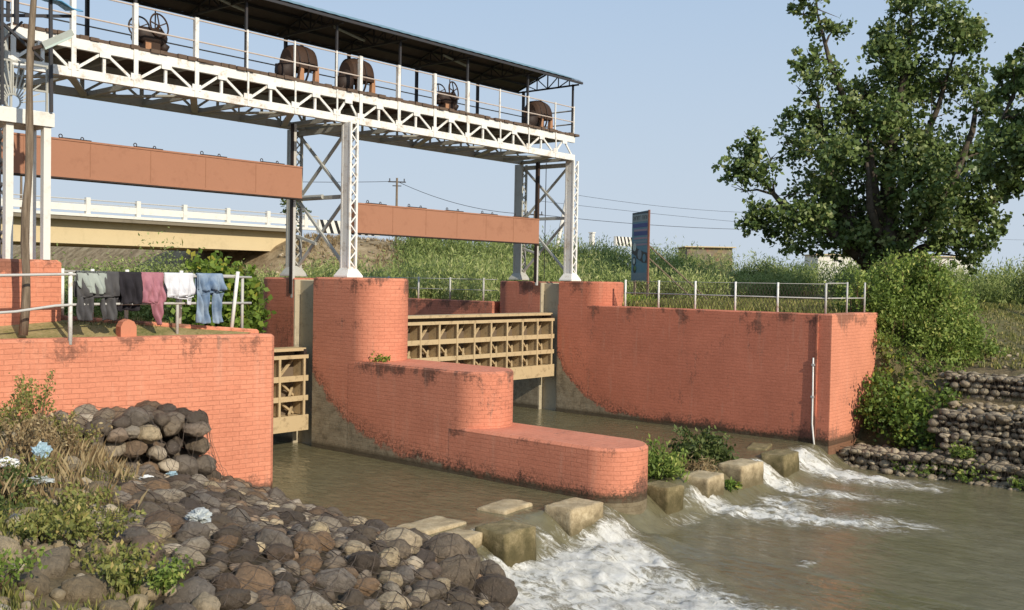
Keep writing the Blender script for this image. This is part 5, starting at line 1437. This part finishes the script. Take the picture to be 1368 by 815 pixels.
# the big bush hugging the far end of the wing wall
bush('wall_bush', 'big dense bright green bush spilling over the end of the right wing wall', [
    ((28.2, 10.6, 3.3), (1.1, 1.1, 1.2), 5200), ((29.3, 9.2, 3.1), (1.2, 1.2, 1.25), 5200), ((28.5, 9.9, 4.0), (1.0, 1.0, .75), 3800), ((29.3, 9.4, 3.9), (.8, .8, .7), 2400), ((29.7, 8.8, 2.6), (.7, .7, .9), 1800),
    ((29.0, 8.9, 2.7), (1.0, 1.0, 1.1), 3600), ((29.6, 8.3, 2.0), (.7, .7, .7), 1500), ((27.7, 10.1, 2.4), (.75, .6, 1.2), 2600), ((28.4, 9.2, 1.9), (1.1, 1.0, 1.1), 4600), ((28.9, 8.8, 1.8), (.8, .8, .8), 2400), ((27.4, 10.8, 3.7), (.5, .6, .6), 900), ((28.9, 9.3, 4.6), (.7, .7, .4), 900)],
    M['leaf_bush'], .115, .5, .5, sub=44, k=.15)
bush('creeper_bush', 'low broad-leaved creeper with yellow-green leaves over the lowest gabions by the wing wall', [
    ((26.6, 9.3, .75), (1.0, .75, .6), 2200), ((27.2, 8.5, .7), (.8, .8, .6), 1700), ((26.2, 8.6, .3), (.7, .6, .4), 1000), ((26.3, 9.8, .9), (.7, .3, .7), 900), ((26.0, 7.9, .1), (.5, .5, .35), 600), ((27.4, 9.6, 1.4), (.8, .6, .7), 1400)],
    M['leaf_creep'], .12, .75, .3)
bush('shrub', 'small round green shrub at the right edge above the top gabion', [((28.9, 6.0, 1.7), (.55, .5, .45), 900), ((29.2, 5.4, 1.6), (.5, .5, .4), 700)], M['leaf_bush'], .12, .55)
for k, (x, y, z, r, n) in enumerate(((24.9, 8.0, -.45, .4, 420), (24.75, 6.9, -.5, .35, 360), (24.7, 5.6, -.5, .35, 300), (25.1, 7.2, .02, .3, 260))):
    bush('weed', ['leafy weed trailing into the water below the creeper bush', 'small green weed at the foot of the far gabions', 'small green weed at the waterline near the right edge of the photo', 'green tuft growing between the two lower gabion tiers'][k], [((x, y, z+.1), (r, r*1.4, .16), n)], M['leaf_bush'], .11, .5, .2, False, 'weeds along the far bank', 'weed')
# broad-leaved bush behind the laundry
bush('broadleaf_bush', 'bright yellow-green broad-leaved bush behind the jeans and the pipe railing', [
    ((12.9, 19.9, 3.5), (.75, .75, .75), 1300), ((13.6, 20.2, 3.6), (.7, .7, .6), 1000), ((13.2, 20.0, 2.7), (.95, .8, .8), 1400), ((14.1, 20.3, 2.9), (.6, .6, .6), 500), ((13.0, 19.8, 1.9), (.9, .7, .7), 900), ((14.2, 20.2, 3.9), (.35, .35, .25), 180)],
    M['leaf_bright'], .17, .75, .2)
# bushes beneath the bridge
for lb, sp in (('dense green bush under the bridge left of the laundry', [((15.2, 33.5, 3.2), (2.2, 2, 1.6), 5200), ((17.4, 33.0, 3.0), (1.9, 1.8, 1.5), 4200)]),
               ('dense green bush under the bridge behind the dark clothes', [((19.2, 34.0, 3.4), (2.0, 1.8, 1.5), 4800), ((21.0, 34.2, 3.3), (1.8, 1.6, 1.35), 3800)]),
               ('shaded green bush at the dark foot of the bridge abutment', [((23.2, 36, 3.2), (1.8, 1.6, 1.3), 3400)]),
               ('pale green bush at the far left under the bridge', [((11.5, 32, 2.9), (2, 1.6, 1.3), 3600), ((8, 31.5, 2.6), (2, 1.6, 1.2), 3000)])):
    sp = [((c[0], c[1], c[2]-.45), r, int(n*2)) for c, r, n in sp]
    bush('bank_bush', lb, sp, M['leaf_thicket'] if 'shaded' not in lb else M['leaf_dark'], .13, .5, .3, True, 'bushes under the road bridge', sub=40, k=.17)  # bush under the bridge gets darker leaves, its shade put into the colour
# weeds that grow among the blocks
bush('island_weed', 'tall green weed clump growing beside the rounded pier foot in the right channel', [((17.75, 11.0, .22), (.55, .5, .42), 1500), ((18.2, 11.3, .1), (.6, .4, .3), 800)], M['leaf_bush'], .12, .4, .6, True, 'weed clumps in the right channel', 'weed clump')
bush('island_weed', 'leafy dark green weed clump behind the cream block in the right channel', [((19.6, 11.2, .28), (.7, .5, .38), 1700), ((20.3, 11.2, .1), (.5, .4, .28), 800)], M['leaf_dark'], .13, .45, .5, True, 'weed clumps in the right channel', 'weed clump')
bush('island_weed', 'yellow-green tuft drooping between the two right channel blocks', [((19.1, 10.12, -.28), (.22, .16, .22), 380)], M['leaf_bright'], .1, .4, -.2, False, 'weed clumps in the right channel', 'weed clump')
tag(leaves('dry_roots', clumpy((18.9, 10.75, .0), (.6, .22, .2), 900, 20, .3)[0], M['leaf_dry'], .2, .12, None, 0), 'brown dry roots hanging between the blocks of the right channel', 'roots')
tag(leaves('crack_plant', clumpy((15.18, 16.66, 2.16), (.26, .12, .07), 150, 15, .3)[0], M['leaf_bright'], .07, .6, None, .4), 'tiny green plant sprouting from the middle step of the pier', 'plant')
# sill of earth between the blocks that the weeds root in
sm = MB().prism([(17.2, 10.7), (20.9, 10.7), (21.0, 11.6), (19, 11.9), (17.3, 11.6)], -1.3, -.03, .12).build('silt_bar', M['ground']); tag(sm, kind='structure')

# ---- thicket on the road bank and the far shore
def scatter(poly, n, rnge=(.5, 1.05), leaf=.24, per=260, mat='leaf_thicket', sink=.2, name='thicket', label='', asp=.22, up=.9, tall=1.0, avoid=None):
    xs = [p[0] for p in poly]; ys = [p[1] for p in poly]; P_, B_ = [], []; c = 0
    while c < n:
        x = rng.uniform(min(xs), max(xs)); y = rng.uniform(min(ys), max(ys))
        if not inside(np.array([x]), np.array([y]), poly)[0]: continue
        if avoid and avoid(x, y): c += .05; continue
        c += 1
        r = rng.uniform(*rnge); z = gz(x, y)+r*tall*.55-sink
        sub = 20; m = per//sub
        u = rng.normal(size=(m, 3)); u /= np.linalg.norm(u, axis=1)[:, None]; u[:, 2] = np.abs(u[:, 2])*1.3-.3
        cc = np.array([x, y, z])+u*rng.uniform(.4, 1.05, m)[:, None]*np.array([r, r, r*tall])
        q = np.repeat(cc, sub, 0)+rng.normal(size=(m*sub, 3))*np.array([.17, .17, .24])*r
        P_.append(q); tone = .25+.5*float(vn(x*.35, y*.35, 77))
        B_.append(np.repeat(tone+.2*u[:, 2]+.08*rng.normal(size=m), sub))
    o = leaves(name, np.concatenate(P_), M[mat], leaf, asp, None, up, np.concatenate(B_))
    return tag(o, label, 'thicket', kind='stuff')
scatter([(28.5, 37.5), (27, 31), (27, 25), (30, 23.5), (38, 22.5), (45, 21), (57, 24), (53, 33), (47, 39.5), (43, 42), (39.5, 41.5), (35.5, 37.5)], 430, (.6, 1.25), .22, 420, name='bank_thicket', label='feathery green thicket covering the road bank behind the gates')
scatter([(47, 19.5), (50, 12), (49, 4), (48, -6), (50, -16), (58, -16), (60, 0), (59.5, 16), (57, 24)], 280, (.8, 1.4), .24, 400, name='shore_thicket', label='tall green thicket along the skyline beneath the big tree', avoid=lambda x, y: math.hypot(x-44.3, y-16.4) < 1.2)
scatter([(42, -4), (43, 2), (47, 4), (48, 2), (47, -10), (44, -12)], 25, (.5, 1.0), .24, 260, name='field_thicket', label='lower green scrub on the field at the right edge', mat='leaf_thicket')
scatter([(25.5, 22.5), (26.5, 36), (25.5, 38), (24.8, 30), (24.9, 22.5)], 45, (.5, .9), .2, 260, name='wallside_thicket', label='green scrub behind the upstream wall fence')
scatter([(25.9, 17.6), (27.5, 18.6), (30, 19), (31, 19.6), (33, 21.5), (31, 23), (27, 24), (25.9, 20)], 60, (.25, .5), .17, 220, name='yellow_weeds', label='yellow-green weeds behind the fence at the foot of the billboard', mat='leaf_bright', tall=.7)
scatter([(9.5, 20.5), (11.8, 20), (12.4, 26), (12, 30), (5, 30), (4, 24)], 40, (.25, .5), .11, 300, name='left_bank_thicket', label='green scrub on the left bank upstream of the laundry')

scatter([(29, 26), (40, 24), (50, 22), (54, 30), (45, 37), (36, 38), (30, 33)], 55, (.35, .8), .2, 260, name='dry_scrub', label='dry brown scrub scattered through the green road bank', mat='leaf_dry', tall=.8)
for i, (x, y, r, lb) in enumerate(((36, 30, .9, 'dark green shrub on the road bank right of the near lattice leg'), (44, 33, 1.0, 'dark shrub on the road bank behind the right counterweight beam'), (40, 26.5, .8, 'rounded dark shrub on the bank left of the right lattice legs'), (48, 29, 1.1, 'dark shrub on the skyline bank between the gantry and the billboard'), (50, 25, 1.0, 'dark green shrub behind the billboard'), (52, 18.5, 1.1, 'dark shrub on the skyline left of the big tree'), (50.5, 11.5, 1.2, 'dark shrub at the foot of the skyline thicket right of the big tree'))):
    z = gz(x, y); bush('bank_shrub', lb, [((x, y, z+r*.55), (r, r, r*.75), 1500), ((x+r*.7, y-r*.4, z+r*.4), (r*.7, r*.7, r*.6), 800)], M['leaf_bush'] if i % 2 else M['leaf_dark'], .17, .5, .4, True, 'dark shrubs on the road bank', 'shrub')
it = []
while len(it) < 420:
    x, y = rnd.uniform(27, 45), rnd.uniform(34, 44.3)
    if gz(x, y) > 2.3: r = rnd.uniform(.04, .16); it.append((x, y, gz(x, y)+r*.3, r))
tag(joined_rocks('slope_stones', it, gab_m, M['rock_pale']), 'loose pale stones strewn over the bare tan slope below the bridge end', 'stones', kind='stuff')
# ---- grass and weeds
def blades(name, region, n, hgt, mat, label, box_, wid=.012, zf=None, tuft=6, cat='grass'):
    P = []; x0, x1, y0, y1 = box_
    m = n//tuft
    xs = rng.uniform(x0, x1, m*4); ys = rng.uniform(y0, y1, m*4)
    keep = np.array([region(a, b) for a, b in zip(xs, ys)]); xs = xs[keep][:m]; ys = ys[keep][:m]
    zs = np.array([zf(a, b) for a, b in zip(xs, ys)]) if zf else G(xs, ys)
    xs = np.repeat(xs, tuft)+rng.normal(0, hgt*.25, len(xs)*tuft); ys = np.repeat(ys, tuft)+rng.normal(0, hgt*.25, len(ys)*tuft); zs = np.repeat(zs, tuft)
    k = len(xs); a = rng.uniform(0, 2*PI, k); L_ = hgt*rng.uniform(.4, 1.2, k); ln = L_*rng.uniform(.1, .6, k); b = rng.uniform(0, 2*PI, k)
    wx_, wy2 = np.cos(a)*wid, np.sin(a)*wid; tx, ty = np.cos(b)*ln, np.sin(b)*ln
    v = np.stack([np.stack([xs-wx_, ys-wy2, zs-.02], 1), np.stack([xs+wx_, ys+wy2, zs-.02], 1), np.stack([xs+tx*.4+wx_*.7, ys+ty*.4+wy2*.7, zs+L_*.6], 1), np.stack([xs+tx, ys+ty, zs+L_], 1)], 1).reshape(-1, 3)
    o = np_mesh(name, v, np.arange(k*4).reshape(-1, 4), M[mat], None, False, fattr={'rnd': rng.random(k)})
    return tag(o, label, cat, kind='stuff')
blades('slope_straw', lambda x, y: vn(x*.8, y*.8, 13) > .38, 14000, .22, 'leaf_dry', 'dry straw patches on the tan slope below the bridge end', (27, 45, 34, 44.3), .018)
lawnz = lambda x, y: 2.88+.30*min(1, max(0, (y-15.95-(11.3-x)*.19)/max(.05, (11.3-x)*.21)))
blades('lawn_grass', lambda x, y: y > 15.98+(11.3-x)*.19 and y < 15.75+(11.2-x)*.5 and y < 18.4 and not (x < 8.3 and y > 16.9), 9000, .085, 'leaf_lawn', 'short patchy grass on the platform behind the near wing wall', (2, 11, 15.7, 18.5), .006, lawnz)
blades('lawn_straw', lambda x, y: y > 15.98+(11.3-x)*.19 and y < 15.75+(11.2-x)*.5 and not (x < 8.3 and y > 16.9), 6000, .06, 'leaf_dry', 'dry straw mixed in the grass of the platform', (2, 11, 15.7, 18.5), .006, lawnz)
blades('field_grass', lambda x, y: True, 30000, .22, 'leaf_weed', 'rough green grass beyond the right abutment fence', (25, 46, 11, 21), .02)
blades('slope_grass', lambda x, y: True, 42000, .10, 'leaf_lawn', 'dry yellowing grass on the open field at the right edge', (28.5, 50, -6, 11), .02)
blades('slope_green_grass', lambda x, y: vn(x*.5, y*.5, 9) > .45, 20000, .12, 'leaf_weed', 'green grass patches on the open field at the right edge', (28.5, 50, -6, 11), .02)
weedreg = lambda x, y: x < toe(y)-dbd(y)-.2 and wallclear(x, y) and vn(x*1.3, y*1.3, 5) > .30
blades('bank_grass', weedreg, 30000, .12, 'leaf_weed', 'green grass between the pale cobbles of the near bank', (1.5, 7.5, 5, 17), .007)
blades('bank_straw', lambda x, y: (weedreg(x, y) and y > 10.5 or (x < 7.2 and y > 12.4)) and wallclear(x, y), 10000, .26, 'leaf_dry', 'dry brown stems tangled through the weeds of the near bank', (1.5, 8.2, 5, 17), .005)
# individual weeds on the near bank
def weed(x, y, h, r, n, mat, label, size=.075, dry=.4, asp=.5):
    z = gz(x, y); e = empty('weed_plant', (x, y, z), label, 'weed', 'leafy weeds on the near bank')
    mb = MB(); P_ = []; br = []
    for k in range(int(8+r*12)):
        a = rnd.uniform(0, 2*PI); q = r*rnd.uniform(.2, 1); hh = h*rnd.uniform(.6, 1.05)
        p0 = V(x+.06*math.cos(a), y+.06*math.sin(a), z-.03); p1 = V(x+q*.55*math.cos(a), y+q*.55*math.sin(a), z+hh*.6); p2 = V(x+q*math.cos(a), y+q*math.sin(a), z+hh)
        mb.tube([p0, p1, p2], [.007, .005, .002], 4, False)
        m = max(4, int(n/(8+r*12))); t = rng.uniform(.3, 1.05, m)
        for tt in t:
            p = p0.lerp(p1, tt*2) if tt < .5 else p1.lerp(p2, (tt-.5)*2)
            P_.append((p.x+rng.normal(0, .035), p.y+rng.normal(0, .035), p.z+rng.normal(0, .03))); br.append(.2+.6*tt*rng.random()+.15)
    local(e, mb.build('stems', M['stem'])); local(e, leaves('leaves', P_, M[mat], size, asp, None, .5, np.array(br)))
    return e
WL = [(5.9, 13.9, .75, .6, 700, 'leaf_weed', 'tall leafy weed with yellowing leaves against the near wing wall at the left edge'),
      (6.6, 14.4, .85, .55, 700, 'leaf_weed', 'tall bushy weed rising before the brick wall, just left of the netted stack'),
      (5.2, 14.9, .8, .6, 600, 'leaf_bush', 'dark green weed at the far left under the wing wall'),
      (7.2, 14.8, .55, .4, 300, 'leaf_weed', 'sparse stalky weed leaning over the top of the netted stack'),
      (5.6, 12.6, .6, .5, 420, 'leaf_dry', 'dry brown bramble below the tall weeds at the left'),
      (6.4, 13.0, .55, .5, 380, 'leaf_dry', 'dry brown bramble beside the lower left of the netted stack'),
      (4.35, 8.0, .30, .55, 900, 'leaf_weed', 'low spreading green weed in the middle of the foreground cobbles'),
      (4.55, 7.8, .26, .45, 700, 'leaf_bush', 'low dark green weed at the right end of the foreground patch'),
      (4.1, 8.9, .30, .45, 600, 'leaf_weed', 'low green weed at the left end of the foreground patch'),
      (4.6, 10.9, .34, .5, 600, 'leaf_dark', 'dark grassy weed among pale cobbles at the left edge'),
      (3.9, 9.6, .35, .5, 600, 'leaf_dark', 'dark grassy tuft at the left edge of the photo above the bottom corner'),
      (3.3, 8.0, .3, .45, 500, 'leaf_bush', 'green weed in the bottom left corner'),
      (5.3, 11.7, .3, .4, 320, 'leaf_weed', 'pale green weed under the plastic litter'),
      (5.4, 13.2, .5, .5, 650, 'leaf_weed', 'yellow-green weed beside the dry brambles at the left edge'),
      (6.9, 13.9, .4, .4, 420, 'leaf_weed', 'green weed hugging the left foot of the netted stack'),
      (4.9, 10.0, .3, .5, 650, 'leaf_weed', 'spreading yellow-green weed left of the pale cobbles'),
      (4.5, 8.75, .34, .5, 800, 'leaf_weed', 'leafy weed with yellowing tips in the middle of the foreground patch'),
      (6.5, 10.1, .14, .14, 60, 'leaf_bright', 'bright yellow-green seedling between the cobbles')]
for a in WL: weed(*a[:6], a[6], size=.12 if 'seedling' in a[6] else .058)

# litter
def litter(name, label, x, y, r, mat, seed, zup=.05, flat=.35):
    bm = bmesh.new(); bmesh.ops.create_icosphere(bm, subdivisions=4, radius=r)
    for v in bm.verts:
        p = v.co.copy(); q = p*(1/r)
        s = .9+.6*noise.noise(q*1.6+Vector((seed, 0, 0)))+.55*abs(noise.noise(q*4+Vector((0, seed, 0))))-.4*abs(noise.noise(q*9+Vector((0, 0, seed))))
        v.co = Vector((p.x*s, p.y*s*.7, p.z*s*flat))
    me = bpy.data.meshes.new(name); bm.to_mesh(me); bm.free(); me.materials.append(mat)
    o = bpy.data.objects.new(name, me); COL.objects.link(o); o.location = (x, y, (hit(x, y) or gz(x, y))+zup); o.rotation_euler = (.1, .1, seed)
    return tag(o, label, 'litter', 'plastic litter on the near bank')
pw = NT('white_plastic').fin((.72, .72, .70), .35, spec=.6); pg = NT('grey_plastic').fin((.42, .44, .42), .4, spec=.6); pb = NT('pale_blue_plastic').fin((.30, .42, .48), .3, spec=.6)
litter('plastic_bag', 'crumpled white plastic bag among the weeds at the left edge', 5.05, 11.75, .16, pw, 1.3, .12)
litter('plastic_bag', 'torn silvery plastic sheet on the pale cobbles near the left edge', 5.0, 10.9, .17, pg, 2.1, .16, .3)
litter('plastic_bottle', 'crushed pale blue plastic bottle in the dry weeds at the left', 5.6, 12.1, .12, pb, 3.7, .18, .8)
litter('plastic_bag', 'dirty grey plastic sheet caught on the netting in the middle of the slope', 6.35, 9.9, .19, pg, 4.4, .02, .4)
litter('plastic_scrap', 'small white plastic scrap between cobbles below the netted stack', 7.35, 12.7, .11, pw, 5.2, .04)
litter('plastic_scrap', 'purple and white wrapper wedged under the netted stack', 8.35, 13.75, .09, pb, 6.6, .05)
